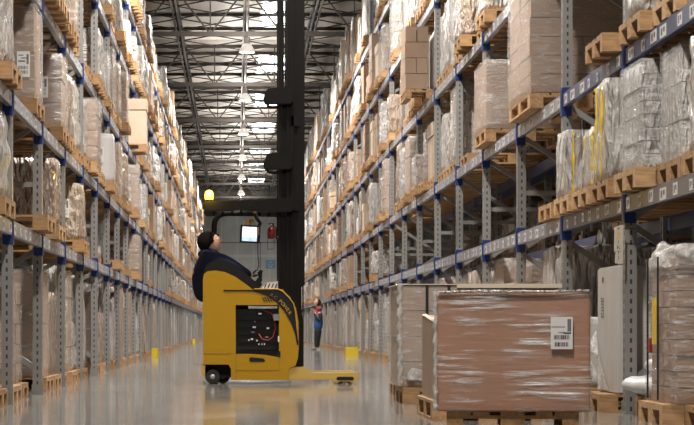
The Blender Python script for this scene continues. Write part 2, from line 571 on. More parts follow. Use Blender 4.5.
# ------------------------------------------------------------------ ceiling lamps
def lamp_meshes():
    a = MB(); a.lathe((0, 0, 0), [(.03, .62), (.03, .45), (.10, .44), (.10, .24), (.13, .22)], 'lamp_metal', 14)
    b_ = MB(); b_.lathe((0, 0, 0), [(.12, .24), (.19, .12), (.24, 0), (.235, -.01), (.10, -.02)], 'lamp_glow', 18)
    return a.data('housing'), b_.data('bowl')
lh, lb = lamp_meshes()
for i, y in enumerate(LAMP_Y):
    t = empty('high_bay_lamp', (LAMP_X, y, LAMP_Z))
    nm = ('nearest the camera over the aisle', ) if False else None
    vis = [q for q in LAMP_Y if q > 59]
    if y > 59:
        lab = f'round glass high-bay lamp hanging over the aisle, {ORD[vis.index(y)]} lamp along the ridge line'
    else:
        lab = f'high-bay lamp over the front of the aisle, {ORD[i]} behind the picture top'
    tag(t, lab, 'lamp', 'high-bay lamps over the aisle')
    link('housing', lh, t); link('bowl', lb, t)
    r = MB(); r.tube([(0, 0, .6), (0, 0, TOP - .6 - LAMP_Z)], .012, 'lamp_metal', 6); r.build('rod', t)
    ld = bpy.data.lights.new('lamp_light', 'SPOT'); ld.energy = LAMP_SPOT; ld.color = LAMP_COL; ld.shadow_soft_size = .25
    ld.spot_size = math.radians(172); ld.spot_blend = .55
    lo = bpy.data.objects.new('lamp_light', ld); COL.objects.link(lo); lo.parent = t; lo.location = (0, 0, -.3)
    # the glass bowl also throws light up to the roof
    ld = bpy.data.lights.new('lamp_uplight', 'SPOT'); ld.energy = LAMP_UP; ld.color = LAMP_COL; ld.shadow_soft_size = .5
    ld.spot_size = math.radians(172); ld.spot_blend = .25
    lo = bpy.data.objects.new('lamp_uplight', ld); COL.objects.link(lo); lo.parent = t; lo.location = (0, 0, .0); lo.rotation_euler = (math.pi, 0, 0)

# ------------------------------------------------------------------ racks
DEP = 1.0
def ly(k): return L0 + LP * k
def ry(k): return R0 + RP * k

def post_data(h):
    m = MB()
    # C-section, open towards the back
    m.bb(-.045, .045, -.045, -.041, 0, h, 'post_steel'); m.bb(-.045, .045, .041, .045, 0, h, 'post_steel')
    m.bb(.041, .045, -.045, .045, 0, h, 'post_steel')
    m.bb(-.045, -.041, -.045, -.02, 0, h, 'post_steel'); m.bb(-.045, -.041, .02, .045, 0, h, 'post_steel')
    return m.data('post')
def brace_data(h, side):
    m = MB(); z = .25; d = 1
    while z + .6 < h:
        a, b_ = (-.05, -.95) if d > 0 else (-.95, -.05)
        m.bar((a * 1, 0, z), (b_ * 1, 0, z + .58), .035, .05, 'brace_steel'); z += .62; d = -d
        if int(z / .62) % 3 == 0: m.bar((-.05, 0, z - .02), (-.95, 0, z - .02), .035, .05, 'brace_steel')
    return m.data('bracing')
def foot_data():
    m = MB(); m.bb(-.07, .06, -.06, .06, 0, .012, 'brace_steel'); m.bb(-.055, .055, -.055, -.047, 0, .1, 'brace_steel'); return m.data('foot_plate')
HL, HR = 7.4, 8.0
POST = {'left': post_data(HL), 'right': post_data(HR)}
BRC = {'left': brace_data(HL, 1), 'right': brace_data(HR, 1)}
FOOT = foot_data()

def frame(side, y, x0, label, group, sgn):
    """upright frame whose aisle face stands at x0; local +x points to the aisle"""
    t = empty('upright_frame', (x0, y, 0), (0, 0, 0 if sgn > 0 else math.pi))
    tag(t, label, 'rack upright', group)
    link('front_post', POST[side], t, (-.045, 0, 0)); 
    link('rear_post', POST[side], t, (-DEP + .045, 0, 0), (0, 0, math.pi))
    link('bracing', BRC[side], t)
    link('foot_plate', FOOT, t, (-.045, 0, 0)); link('foot_plate', FOOT, t, (-DEP + .045, 0, 0))
    return t
for k in range(-1, LN + 1):
    lab = f'grey perforated upright frame of left rack, {ORD[k]} post from the front' if k >= 0 else 'grey upright frame of left rack standing in front of the picture edge'
    frame('left', ly(k), LX, lab, 'left rack uprights', 1)
for k in range(-1, RN + 1):
    lab = f'grey perforated upright frame of right rack, {ORD[k]} post from the front' if k >= 0 else 'grey upright frame of right rack standing in front of the picture edge'
    frame('right', ry(k), RX, lab, 'right rack uprights', -1)
GAP = .2
for k in range(-1, 9):
    tag(frame('left', ly(k) + .02, LX - DEP - GAP, f'grey upright frame behind the left rack, {ORD[k+1]} of the back row', 'left back row uprights', 1), )
    tag(frame('right', ry(k) + .02, RX + DEP + GAP, f'grey upright frame behind the right rack, {ORD[k+1]} of the back row', 'right back row uprights', -1), )

# rails: nearest 300 as things with parts, the rest stuff
LEVW = ['lowest', 'second', 'third', 'fourth', 'top']
rails = []
for k in range(-1, LN):
    for i, z in enumerate(LLEV): rails.append((ly(k), 'left', k, i, z))
for k in range(-1, RN):
    for i, z in enumerate(RLEV): rails.append((ry(k), 'right', k, i, z))
rails.sort()

def rail_data(P, mname):
    m = MB(); l = P - .106
    m.bb(-.05, 0, -l / 2, l / 2, -.06, .06, mname)
    m.bb(-.05, -.01, -l / 2, l / 2, .06, .072, mname)
    return m.data('rail')
RAIL = {('left', 0): rail_data(LP, 'rail_sheen_blue'), ('right', 0): rail_data(RP, 'rail_sheen_blue'), ('right', 1): rail_data(RP, 'rail_dark')}
def clip_data():
    m = MB(); m.bb(.001, .008, -.052, .052, -.14, .12, 'clip_blue'); m.bb(-.08, .001, -.052, -.047, -.14, .12, 'clip_blue'); m.bb(-.08, .001, .047, .052, -.14, .12, 'clip_blue'); m.bb(.008, .012, -.012, .012, -.1, .1, 'clip_blue'); return m.data('end_clip', .004)
CLIP = clip_data()
def tag_data(wd, ht):
    m = MB(); m.bb(0, .003, -wd / 2, wd / 2, -ht / 2, ht / 2, 'tag_white')
    m.bb(.003, .0035, -wd * .32, -wd * .08, -ht * .3, ht * .3, 'tag_print'); m.bb(.003, .0035, wd * .06, wd * .32, -ht * .1, ht * .3, 'tag_print')
    return m.data('location_tag')
TAGS = [tag_data(.13, .085), tag_data(.09, .075), tag_data(.2, .085)]
rest = MB()
nrail = 0
for y, side, k, i, z in rails:
    P = LP if side == 'left' else RP; X = LX if side == 'left' else RX; sg = 1 if side == 'left' else -1
    if nrail < 298:
        nrail += 1
        dark = side == 'right' and k <= 0
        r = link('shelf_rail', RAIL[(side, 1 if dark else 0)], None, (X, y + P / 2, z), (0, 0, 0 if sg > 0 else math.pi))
        tag(r, f'{"dark blue" if dark else "blue-grey"} shelf rail with white tags, {side} rack, {ORD[k+1]} bay from front, {LEVW[i]} level', 'rack rail', f'{side} rack rails')
        if k < 16:
            for s in (-1, 1): link('end_clip', CLIP, r, (0, s * (P / 2 - .004), 0))
        if k < 10:
            rg = random.Random(k * 31 + i * 7 + (side == 'left'))
            for q in range(6 if side == 'left' else 7):
                yy = -P / 2 + .25 + q * (P - .5) / (5 if side == 'left' else 6) + rg.uniform(-.08, .08)
                link('location_tag', TAGS[rg.randrange(3)], r, (0, yy, rg.uniform(-.008, .008)))
    else:
        x0, x1 = (X - .05, X) if side == 'left' else (X, X + .05)
        rest.bb(x0, x1, y + .05, y + P - .05, z - .06, z + .06, 'rail_sheen_blue')
        rest.bb(*((LX + .002, LX + .008) if side == 'left' else (RX - .008, RX - .002)), y - .05, y + .05, z - .13, z + .12, 'clip_blue')
tag(rest.build('shelf_rails'), 'shelf rails of both racks far down the aisle', 'rack rails', kind='stuff')
RAIL_LD = rail_data(LP, 'rail_dark')
# rear rails (hold the pallets' back ends) and back-row rails
rest = MB()
for y, side, k, i, z in rails:
    P = LP if side == 'left' else RP; X = LX - DEP if side == 'left' else RX + DEP; sg = 1 if side == 'left' else -1
    if k < 12:
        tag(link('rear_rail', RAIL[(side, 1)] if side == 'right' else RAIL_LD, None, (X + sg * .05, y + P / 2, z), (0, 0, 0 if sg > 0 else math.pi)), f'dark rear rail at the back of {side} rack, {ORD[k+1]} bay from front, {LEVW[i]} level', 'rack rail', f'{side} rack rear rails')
    else:
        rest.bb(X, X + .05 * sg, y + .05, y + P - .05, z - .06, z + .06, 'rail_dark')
    if k < 8:
        for q in (GAP, GAP + DEP - .05):
            rest.bb(X - sg * q, X - sg * (q + .05), y + .07, y + P - .03, z - .06, z + .06, 'rail_dark')
tag(rest.build('rear_shelf_rails'), 'dark rear shelf rails seen through both racks', 'rack rails', kind='stuff')

# ------------------------------------------------------------------ pallets
def pallet_mb(m, detail=True, lx=1.2, wy=.8, M=None):
    """long side along x, origin at floor centre"""
    r = random.Random(3)
    def B(x0, x1, y0, y1, z0, z1):
        if M is None: m.bb(x0, x1, y0, y1, z0, z1, 'pallet_wood')
        else:
            m.box(M + Vector(((x0 + x1) / 2, (y0 + y1) / 2, (z0 + z1) / 2)), (x1 - x0, y1 - y0, z1 - z0), 'pallet_wood')
    hx, hy = lx / 2, wy / 2
    if detail:
        for c, wd in ((-hy + .0725, .145), (-.19, .1), (0, .145), (.19, .1), (hy - .0725, .145)):
            B(-hx, hx, c - wd / 2, c + wd / 2, .122, .144)
    else:
        B(-hx, hx, -hy, hy, .122, .144)
    for c in (-hx + .0725, 0, hx - .0725):
        B(c - .0725, c + .0725, -hy, hy, .1, .122)
        for d, wd in ((-hy + .05, .1), (0, .145), (hy - .05, .1)):
            B(c - .0725, c + .0725, d - wd / 2, d + wd / 2, .022, .1)
    for d, wd in ((-hy + .05, .1), (0, .145), (hy - .05, .1)):
        B(-hx, hx, d - wd / 2, d + wd / 2, 0, .022)
pm_ = MB(); pallet_mb(pm_); PALLET = pm_.data('pallet')
PH = .145

# ------------------------------------------------------------------ loads
def lump_box(m, d, wd, h, mname, seed, amp=.02, layers=0, taper=.03, cuts=9, tuft=False, corner=1.3):
    bm = bmesh.new()
    bmesh.ops.create_cube(bm, size=1)
    bmesh.ops.subdivide_edges(bm, edges=bm.edges, cuts=cuts, use_grid_fill=True)
    off = Vector((seed * 3.7, seed * 1.3, seed * 7.1))
    for v in bm.verts:
        p = v.co.copy(); z = p.z + .5
        # round the box a little
        c = Vector((p.x, p.y, 0)); k = max(abs(p.x), abs(p.y)) * 2
        rr = math.hypot(p.x, p.y) * 2
        if rr > corner: c *= corner / rr * .5 + .5
        sc = 1 - taper * max(0, z - .55) * 2
        if layers: sc *= 1 - .05 * abs(math.sin(math.pi * layers * z)) ** .5 * 0 - .055 * (1 - abs(math.sin(math.pi * layers * z)) ** .6)
        q = Vector((c.x * d * sc, c.y * wd * sc, z * h))
        nz = noise.noise_vector(q * 3.2 + off) * amp + noise.noise_vector(q * 9 + off) * amp * .7
        if z < .02: nz.z = 0; nz *= .4
        if z > .98: nz.z *= 1.6
        v.co = q + nz
    me = bpy.data.meshes.new('x'); bm.to_mesh(me); bm.free()
    m.mesh(me, mname, smooth=True); bpy.data.meshes.remove(me)
    if tuft:
        r = random.Random(seed)
        for _ in range(3):
            a = Vector((r.uniform(-.3, .3) * d, r.choice((-.42, .42)) * wd, h * .98))
            m.raw([a, a + Vector((.18, .05, .02)), a + Vector((.1, .02, .16)), a + Vector((.02, -.03, .08))], [(0, 1, 2), (0, 2, 3)], mname)

def carton_block(m, d, wd, h, seed, mname='carton', nl=None, split=(2, 1)):
    r = random.Random(seed); nl = nl or r.randint(3, 5); hh = h / nl
    nx, ny = split
    for l in range(nl):
        a, b_ = (nx, ny) if l % 2 == 0 else (max(1, nx + 1), ny)
        for i in range(a):
            for j in range(b_):
                cx = -d / 2 + d / a * (i + .5) + r.uniform(-.008, .008); cy = -wd / 2 + wd / b_ * (j + .5) + r.uniform(-.01, .01)
                m.box((cx, cy, l * hh + hh / 2), (d / a - .008, wd / b_ - .008, hh - .008), mname, Matrix.Rotation(r.uniform(-.012, .012), 3, 'Z'))

VAR = {}
def add_var(kind, look, mbuild):
    VAR.setdefault(kind, []).append((look, mbuild.data(kind, fix=True)))
UH = .9
for s in range(5):
    m = MB(); lump_box(m, 1.14, .78, UH, 'film_brown', s + 1, .018, 0, .03, tuft=s % 2 == 0); add_var('wrapped_load', 'film-wrapped brown load', m)
for s in range(4):
    m = MB(); lump_box(m, 1.14, .80, UH, 'film_white', s + 11, .026, (0, 4, 0, 0)[s], .04, tuft=s % 2 == 1); add_var('white_wrapped_load', 'milky film-wrapped load', m)
for s in range(4):
    m = MB(); carton_block(m, 1.14, .77, UH, s + 21, 'carton', (3, 4, 5, 2)[s], ((2, 1), (2, 2), (3, 2), (1, 1))[s]); add_var('carton_block', 'banded block of brown cartons', m)
for s in range(4):
    m = MB(); carton_block(m, 1.14, .78, UH, s + 51, ('film_brown', 'film_white', 'film_brown', 'film_grey')[s], (4, 3, 6, 8)[s], ((2, 1), (2, 2), (3, 2), (2, 1))[s]); add_var('wrapped_cartons', 'film-wrapped carton stack', m)
for s in range(3):
    m = MB(); m.bb(-.56, .56, -.38, .38, 0, UH - .1, 'carton_pale'); m.bb(-.575, .575, -.395, .395, UH - .22, UH, 'carton_pale')
    for q in (-.2, .2): m.bb(.5605, .561, q - .02, q + .02, 0, UH - .24, 'carton')
    add_var('lidded_carton', 'large pale lidded carton', m)
for s in range(3):
    m = MB(); lump_box(m, 1.12, .74, UH, 'shroud', s + 41, .012, 0, .01, cuts=8, corner=1.42); add_var('shrouded_load', 'grey covered load', m)
m = MB(); lump_box(m, 1.14, .78, UH, 'film_grey', 77, .02, 3, .05); add_var('wrapped_load', 'grey film-wrapped load', m)

# film sleeve (a part) for near carton blocks
def sleeve_data():
    m = MB(); lump_box(m, 1.17, .81, UH + .012, 'clear_film', 5, .006, 0, .0, cuts=8, corner=1.42); return m.data('stretch_film')
SLEEVE = sleeve_data()
def sticker_data():
    m = MB(); m.bb(-.075, .075, -.002, 0, -.115, .115, 'paper')
    for z, hh in ((-.085, .03), (-.045, .03)):
        x = -.06
        r = random.Random(2)
        while x < .055:
            ww = r.choice((.006, .010, .004)); m.bb(x, x + ww, -.0025, -.002, z, z + hh, 'print_dark'); x += ww + r.choice((.004, .007))
    m.bb(-.06, .02, -.0025, -.002, .02, .035, 'print_grey'); m.bb(-.03, .05, -.0025, -.002, .05, .06, 'print_grey'); m.bb(.035, .06, -.0025, -.002, 0, .09, 'print_grey')
    m.bb(-.06, .0, -.0025, -.002, .075, .085, 'print_grey')
    return m.data('barcode_label')
STICK = sticker_data()

COUNT = {}
SLOTN = ['near', 'middle', 'far']
LEVN = ['floor level', 'lowest rail', 'second rail', 'third rail', 'fourth rail', 'top rail']
pallets = []          # (rank, x, y, z, label, group, rot)

def place_load(kind, var, x, y, z, h, label, sgn, wscale=1.0, dscale=1.0, rz=0.0):
    look, me = VAR[kind][var % len(VAR[kind])]
    o = link(kind, me, None, (x, y, z), (0, 0, (0 if sgn > 0 else math.pi) + rz))
    o.scale = (dscale, wscale, h / UH)
    cat = {'carton_block': 'cartons', 'lidded_carton': 'carton', 'shrouded_load': 'covered load'}.get(kind, 'wrapped load')
    tag(o, f'{look}, {label}', cat, kind.replace('_', ' ') + 's on the racks')
    COUNT[kind] = COUNT.get(kind, 0) + 1
    return o

KINDS = ['wrapped_load'] * 24 + ['white_wrapped_load'] * 29 + ['wrapped_cartons'] * 22 + ['carton_block'] * 17 + ['shrouded_load'] * 9 + ['lidded_carton'] * 8
# overrides: (side, k, level, slot) -> None | 'pallet' | (kind, var, height)
OV = {}
def ov(side, k, lev, vals):
    for s, v in enumerate(vals): OV[(side, k, lev, s)] = v
ov('left', -1, 2, [None, ('white_wrapped_load', 1, .85), ('white_wrapped_load', 1, .85)])
ov('left', 0, 2, [None, None, ('carton_block', 3, .93)])
ov('left', 1, 2, [None, None, ('carton_block', 0, .78)])
ov('left', 2, 2, [('wrapped_load', 1, .72), None, ('white_wrapped_load', 1, .85)])
ov('left', -1, 1, [None, None, ('wrapped_load', 5, .8)])
ov('left', 0, 1, [None, None, 'pallet'])
ov('left', 1, 1, [None, ('wrapped_load', 0, .7), ('shrouded_load', 0, .8)])
ov('left', 2, 1, [None, None, ('wrapped_load', 2, .7)])
ov('left', -1, 0, [None, None, 'pallet'])
ov('left', 0, 0, ['pallet', ('carton_block', 2, .92), None])
ov('left', 1, 0, [None, ('carton_block', 3, 1.12), ('wrapped_load', 0, .9)])
ov('right', -1, 0, ['pallet', 'skip', 'pallet'])
ov('right', 0, 0, ['skip', None, ('shrouded_load', 1, .6)])
ov('right', -1, 1, [('white_wrapped_load', 0, .82), ('wrapped_cartons', 1, .80), ('wrapped_cartons', 3, .85)])
ov('right', 0, 1, ['skip', 'skip', 'skip'])
ov('right', 1, 1, ['pallet', None, None])
for kk in range(2, 8): ov('right', kk, 1, [None, None, None])
ov('right', -1, 2, ['pallet', ('wrapped_load', 5, 1.0), ('wrapped_load', 5, .95)])
ov('right', 0, 2, ['pallet', None, None])
ov('right', 1, 2, ['skip', 'skip', 'skip'])
ov('right', 2, 2, ['skip', 'skip', 'skip'])
ov('right', 3, 2, [None, None, 'pallet'])
ov('right', 4, 2, [('wrapped_cartons', 2, 1.0), ('wrapped_load', 1, .95), ('white_wrapped_load', 2, .85)])
ov('right', 5, 3, ['skip', 'skip', ('white_wrapped_load', 0, 1.0)])
ov('left', 7, 3, ['skip', 'skip', 'skip'])
ov('right', 9, 1, [None, ('white_wrapped_load', 2, .5), None])

def fill(side, sgn, X, P, y_of, LEV, N):
    rg = random.Random(11 if side == 'left' else 12)
    for k in range(-1, N):
        for lev in range(6):
            zb = 0 if lev == 0 else LEV[lev - 1] + .073
            if lev < 5: clear = LEV[lev] - .08 - zb - PH
            else: clear = 1.35 if side == 'left' else 1.7
            for s in range(3):
                yc = y_of(k) + .09 + (P - .18) * (s + .5) / 3
                key = (side, k, lev, s)
                place = f'{side} rack, {ORD[k+1]} bay from front, {LEVN[lev]}, {SLOTN[s]} slot'
                far = k > 9
                if key in OV: c = OV[key]
                else:
                    p = .88 if lev >= 2 else .85
                    if lev == 1:
                        p = (.25 if k < 15 else .6) if side == 'left' else (.15 if k < 12 else .65)
                    u = rg.random()
                    c = None
                    if u < p:
                        kd = rg.choice(KINDS)
                        hmax = clear - .06
                        h = hmax * (rg.uniform(.55, .8) if rg.random() < .35 else rg.uniform(.8, 1.0))
                        if lev == 5: h = rg.uniform(.55, 1.0) * (1.1 if side == 'left' else 1.45)
                        if rg.random() < .12: h *= .6
                        c = (kd, rg.randrange(6), h)
                    elif u < p + .04: c = 'pallet'
                if c is None or c == 'skip': continue
                over = rg.uniform(-.06, .02) if lev == 0 else rg.uniform(-.06, .15)
                x = X + sgn * (over - .6)
                yj = yc + rg.uniform(-.012, .012)
                pallets.append((math.hypot(x, yj) , x, yj, zb, place, side, rg.uniform(-.01, .01)))
                if c == 'pallet': continue
                kd, var, h = c
                h = min(h, clear - .06)
                o = place_load(kd, var, x + sgn * rg.uniform(0, .03), yj, zb + PH, h, place, sgn, rg.choice((.78, .88, .94, .97)), rg.uniform(.9, 1.03), rg.uniform(-.015, .015))
                if kd in ('carton_block', 'wrapped_cartons') and k < 9:
                    f = link('stretch_film', SLEEVE, o); f['label'] = 'clear stretch film'
                if key == ('left', 0, 2, 2):
                    q = link('barcode_label', STICK, o, (.46, -.416, .33), (0, 0, 0)); q.scale = (.85, 1, 1.08)
                elif k < 9 and rg.random() < .22:
                    q = link('barcode_label', STICK, o, (.35 * (1 if sgn > 0 else -1), -.415 if sgn > 0 else .415, UH * .55), (0, 0, 0 if sgn > 0 else math.pi))
                    q.scale = (1, 1, UH / h)
    # loads of the back row, dim, behind the near bays
    for k in range(-1, 8):
        for lev in range(6):
            zb = 0 if lev == 0 else LEV[lev - 1] + .073
            clear = (LEV[lev] - .08 - zb - PH) if lev < 5 else 1.2
            for s in range(3):
                yc = y_of(k) + .09 + (P - .18) * (s + .5) / 3
                x = X - sgn * (DEP + GAP + .72)
                if rg.random() < .12: continue
                place = f'back row behind {side} rack, {ORD[k+1]} bay, {LEVN[lev]}, {SLOTN[s]} slot'
                pallets.append((1000 + yc, x, yc, zb, place, side, 0))
                kd = rg.choice(['carton_block', 'wrapped_cartons', 'wrapped_load', 'shrouded_load'])
                place_load(kd, rg.randrange(5), x, yc, zb + PH, clear * rg.uniform(.6, .93), place, sgn, .98)
fill('left', 1, LX, LP, ly, LLEV, LN)
fill('right', -1, RX, RP, ry, RLEV, RN)

pallets.sort(key=lambda t: t[0])
restp = MB()
NP = 290
for i, (d, x, y, z, place, side, rz) in enumerate(pallets):
    if i < NP:
        o = link('wooden_pallet', PALLET, None, (x, y, z), (0, 0, rz))
        tag(o, f'wooden pallet, {place}', 'pallet', f'pallets on the {side} rack')
    else:
        pallet_mb(restp, d > 1000 or d < 60, M=Vector((x, y, z)))
tag(restp.build('wooden_pallets'), 'wooden pallets far down both racks and in the back rows', 'pallets', kind='stuff')

# ------------------------------------------------------------------ special loads of the right rack
def px(x, y, Y):   # image pixel -> point at depth Y
    return Vector(((x - VX) * Y / FPX, Y, CAMH + (VY - y) * Y / FPX))
def pal(x, y, z, label, rz=0):
    o = link('wooden_pallet', PALLET, None, (x, y, z), (0, 0, rz)); tag(o, label, 'pallet', 'pallets standing on the floor'); return o

# tall grey wrapped box beside the post
t = empty('grey_wrapped_box', (3.36, 15.92, PH)); tag(t, 'tall pale grey wrapped box right beside the post with the number sign', 'wrapped load')
m = MB(); m.bb(-.40, .40, -.43, .43, 0, 1.0, 'shroud'); m.build('body', t, .012)
m = MB(); m.raw([(-.41, .38, .14), (-.50, .42, .34), (-.41, .44, .50), (-.42, .30, .30), (-.44, .2, .02), (-.41, -.1, .02), (-.45, .34, .1)], [(0, 1, 3), (1, 2, 3), (0, 3, 4), (3, 5, 4), (0, 6, 1)], 'bunched_film'); m.build('loose_film', t)
m = MB(); r = random.Random(9)
for i in range(7):
    for j in range(2): m.bb(-.403, -.401, .15 + j * .07, .15 + j * .07 + r.uniform(.03, .055), .60 + i * .024, .60 + i * .024 + r.uniform(.008, .016), 'print_grey')
m.build('printed_mark', t)
m = MB(); m.bb(-.403, -.401, .16, .22, .88, .92, 'gold_dim'); m.build('tape_patch', t)
pal(3.42, 15.9, 0, 'wooden pallet under the tall grey wrapped box')
# brown load with bunched film at right edge
t = empty('film_wrapped_cartons', (3.50, 13.80, PH)); tag(t, 'brown cartons under loose shiny film with yellow sticker, at the right edge', 'wrapped load')
m = MB(); carton_block(m, 1.1, .80, .98, 5, 'carton', 9, (1, 1)); m.build('carton', t)
m = MB(); lump_box(m, 1.17, .87, 1.0, 'clear_film', 8, .012, 0, .0, cuts=9, corner=1.42); m.build('stretch_film', t)
m = MB(); lump_box(m, .34, .86, .13, 'bunched_film', 9, .05, 0, .2, cuts=8); m.build('film_crown', t, loc=(-.40, 0, .93))
m = MB(); m.bb(-.615, -.60, -.02, .06, .40, .72, 'tape_yellow'); m.build('yellow_sticker', t)
m = MB(); m.bb(-.615, -.60, .12, .2, .34, .44, 'extinguisher_red'); m.build('red_sticker', t)
m = MB(); m.bb(-.612, -.60, -.1, -.088, .02, 1.0, 'strap_black'); m.bb(-.612, -.60, .24, .25, .02, 1.0, 'strap_black'); m.build('strap', t)
pal(3.46, 13.80, 0, 'wooden pallet under the brown cartons at the right edge')
# sacks
def sack(x, y, z, s, seed, label):
    m = MB(); bm = bmesh.new(); bmesh.ops.create_uvsphere(bm, u_segments=20, v_segments=12, radius=1)
    for v in bm.verts:
        p = v.co; sg = lambda a, e: math.copysign(abs(a) ** e, a)
        q = Vector((sg(p.x, .6) * s[0], sg(p.y, .6) * s[1], sg(p.z, .75) * s[2]))
        v.co = q + noise.noise_vector(q * 8 + Vector((seed, 0, 0))) * .018
    me = bpy.data.meshes.new('x'); bm.to_mesh(me); bm.free(); m.mesh(me, 'sack_white', smooth=True)
    for e in (-1, 1): m.box((0, e * s[1] * 1.0, 0), (s[0] * 1.3, .03, .012), 'sack_white')
    return tag(m.build('white_sack', loc=(x, y, z)), label, 'sack', 'white sacks on a pallet')
sack(3.28, 14.78, PH + .09, (.40, .40, .072), 1, 'plump white sack lying flat on the pallet, lower of the two')
sack(3.36, 14.66, PH + .09 + .15, (.34, .36, .066), 5, 'crumpled white sack lying on top of the other sack')

# wrapped rolls and boxes with yellow tape, lowest rail level by the number-sign post
zb = RLEV[0] + .073
def taped(x, y, s, label, seed, yt):
    t = empty('taped_bundle', (x, y, zb + PH)); tag(t, label, 'wrapped load', 'bundles with yellow tape')
    m = MB(); lump_box(m, s[0], s[1], s[2], 'film_grey', seed, .012, 0, .02, cuts=7); m.build('wrapped_body', t)
    r = random.Random(seed)
    for q in yt:
        nn = 16
        m = MB(); m.tube([(-s[0] / 2 + q[0] + r.uniform(-.004, .004), -s[1] / 2 + q[1] + r.uniform(-.008, .008), .02 + (s[2] - .05) * i / nn) for i in range(nn + 1)], [r.choice((.004, .007, .012, .018)) for i in range(nn + 1)], 'tape_yellow', 6)
        m.build('yellow_tape', t)
    return t
taped(3.36, 15.86, (.95, .60, .78), 'tall grey film bundle with yellow tape behind the number-sign post', 71, ((.0, .2), (.0, .42)))
taped(3.40, 16.75, (.9, .52, .50), 'low grey film bundle with yellow tape, lowest rail level', 72, ((.0, .05), (.02, .5)))
taped(3.36, 17.80, (.95, .50, .58), 'narrow film bundle with one yellow taped edge beside the second right post', 73, ((.08, -.005),))
for y_, nm in ((15.86, 'tall'), (16.75, 'low'), (17.7, 'narrow')):
    pal(3.48, y_, zb, f'wooden pallet under the {nm} yellow-taped bundle on the lowest rail')

# landmarks among the upper levels
def tall_load(name, x0, x1, y0, y1, z, h, kind, label, cat, gap=True):
    t = empty(name, ((x0 + x1) / 2, (y0 + y1) / 2, z + PH)); tag(t, label, cat)
    d, wd = x1 - x0, y1 - y0
    m = MB(); carton_block(m, d, wd, h, 17, kind[0], kind[1], kind[2]); m.build('carton', t)
    if kind[3]:
        m = MB(); lump_box(m, d + .02, wd + .02, h + .01, kind[3], 4, .012, 0, .0, cuts=10, corner=1.42); m.build('stretch_film', t)
    pd = max(.8, d)
    o = link('wooden_pallet', PALLET, None, (x0 + pd / 2, (y0 + y1) / 2, z), (0, 0, math.pi / 2)); o.scale = (wd / 1.2, pd / .8, 1)
    tag(o, f'wooden pallet under the {label.split(",")[0]}'[:90], 'pallet', 'pallets on the right rack')
    return t
zz2 = RLEV[1] + .073; zz3 = RLEV[2] + .073
tall_load('carton_tower', 2.865, 3.90, 19.45, 20.95, zz2, 1.10, ('carton', 6, (2, 2), 'clear_film'), 'tallest carton tower, film on its aisle side, second right rail', 'wrapped load')
tall_load('carton_tower', 2.865, 3.85, 22.93, 23.97, zz2, .78, ('carton', 1, (1, 1), 'clear_film'), 'plain wrapped box, behind the tallest carton tower', 'wrapped load')
tall_load('carton_tower', 2.62, 2.97, 30.9, 31.75, zz3, .97, ('carton', 4, (1, 1), None), 'brown carton stack, sticking out over the aisle, third right rail', 'cartons')
place_load('shrouded_load', 1, 3.35, 31.33, zz3 + PH, .9, 'standing close behind the protruding brown carton stack', -1, .98, .5)
t = empty('lidded_carton', (-2.06, 37.6, LLEV[2] + .073 + PH)); tag(t, 'large pale lidded carton sticking out over the aisle, third left rail', 'carton')
m = MB(); m.bb(-.39, .39, -.35, .35, 0, .72, 'carton_pale'); m.build('box', t)
m = MB(); m.bb(-.405, .405, -.365, .365, .64, .84, 'carton_pale'); m.build('lid', t)
o = link('wooden_pallet', PALLET, None, (-2.26, 37.6, LLEV[2] + .073)); tag(o, 'wooden pallet under the protruding pale lidded carton', 'pallet', 'pallets on the left rack')

# number sign on the post
YS = 15.17
def sgn_p(x, y): return ((x - VX) * YS / FPX, CAMH + (VY - y) * YS / FPX)
t = empty('number_sign', (0, 0, 0)); tag(t, 'upright cream sign with orange five strapped to the right rack post', 'sign')
m = MB(); m.prism([sgn_p(*q) for q in ((615.2, 228.5), (616.3, 227.2), (621.5, 225.2), (623.6, 225), (623, 263.5), (620, 264.6), (615.6, 263.2), (616, 252), (614.6, 251.5))], YS, YS + .03, 'sign_cream'); m.build('plate', t, .002)
RX90 = Matrix.Rotation(math.pi / 2, 4, 'X')
def glyph(mm, ch, x, y, size, mname, sx=1.0, ang=4):
    c_ = sgn_p(x, y)
    mm.mesh(text_mesh(ch, size), mname, Matrix.Translation((c_[0], YS - .002, c_[1])) @ Matrix.Rotation(math.radians(ang), 4, 'Y') @ RX90 @ Matrix.Scale(sx, 4, (1, 0, 0)))
m = MB(); glyph(m, '5', 618.2, 235.5, .068, 'sign_orange'); m.build('orange_numeral', t)
m = MB()
for ch, y_ in (('1', 242), ('K', 247.5), ('T', 253), ('I', 258)): glyph(m, ch, 618.4, y_, .04, 'print_dark')
m.build('dark_lettering', t)
m = MB(); c0 = sgn_p(618.5, 228.6); m.bb(c0[0] - .006, c0[0] + .006, YS - .002, YS, c0[1] - .006, c0[1] + .006, 'print_dark'); m.bb(c0[0] + .02, c0[0] + .13, YS + .03, YS + .035, c0[1] - .004, c0[1] + .004, 'strap_black'); m.build('strap', t)

# yellow guards at post feet
def guard(x, y, sg, label, D=.30):
    m = MB()
    m.bb(x, x + sg * .02, y - .02, y + .28, 0, .22, 'guard_yellow'); m.bb(x, x + sg * D, y - .02, y, 0, .22, 'guard_yellow'); m.bb(x, x + sg * D, y + .26, y + .28, 0, .22, 'guard_yellow')
    m.bb(x + sg * .02, x + sg * D, y, y + .26, 0, .012, 'guard_yellow')
    tag(m.build('post_guard'), label, 'guard')
guard(2.95 - .33, 47.6, 1, 'bright yellow steel guard on the floor at the foot of the right rack')
guard(LX + .18, 45.0, -1, 'yellow steel guard at the foot of the left rack, nearer one', .14)
guard(LX + .18, 88.0, -1, 'yellow steel guard at the foot of the left rack, farther one', .14)

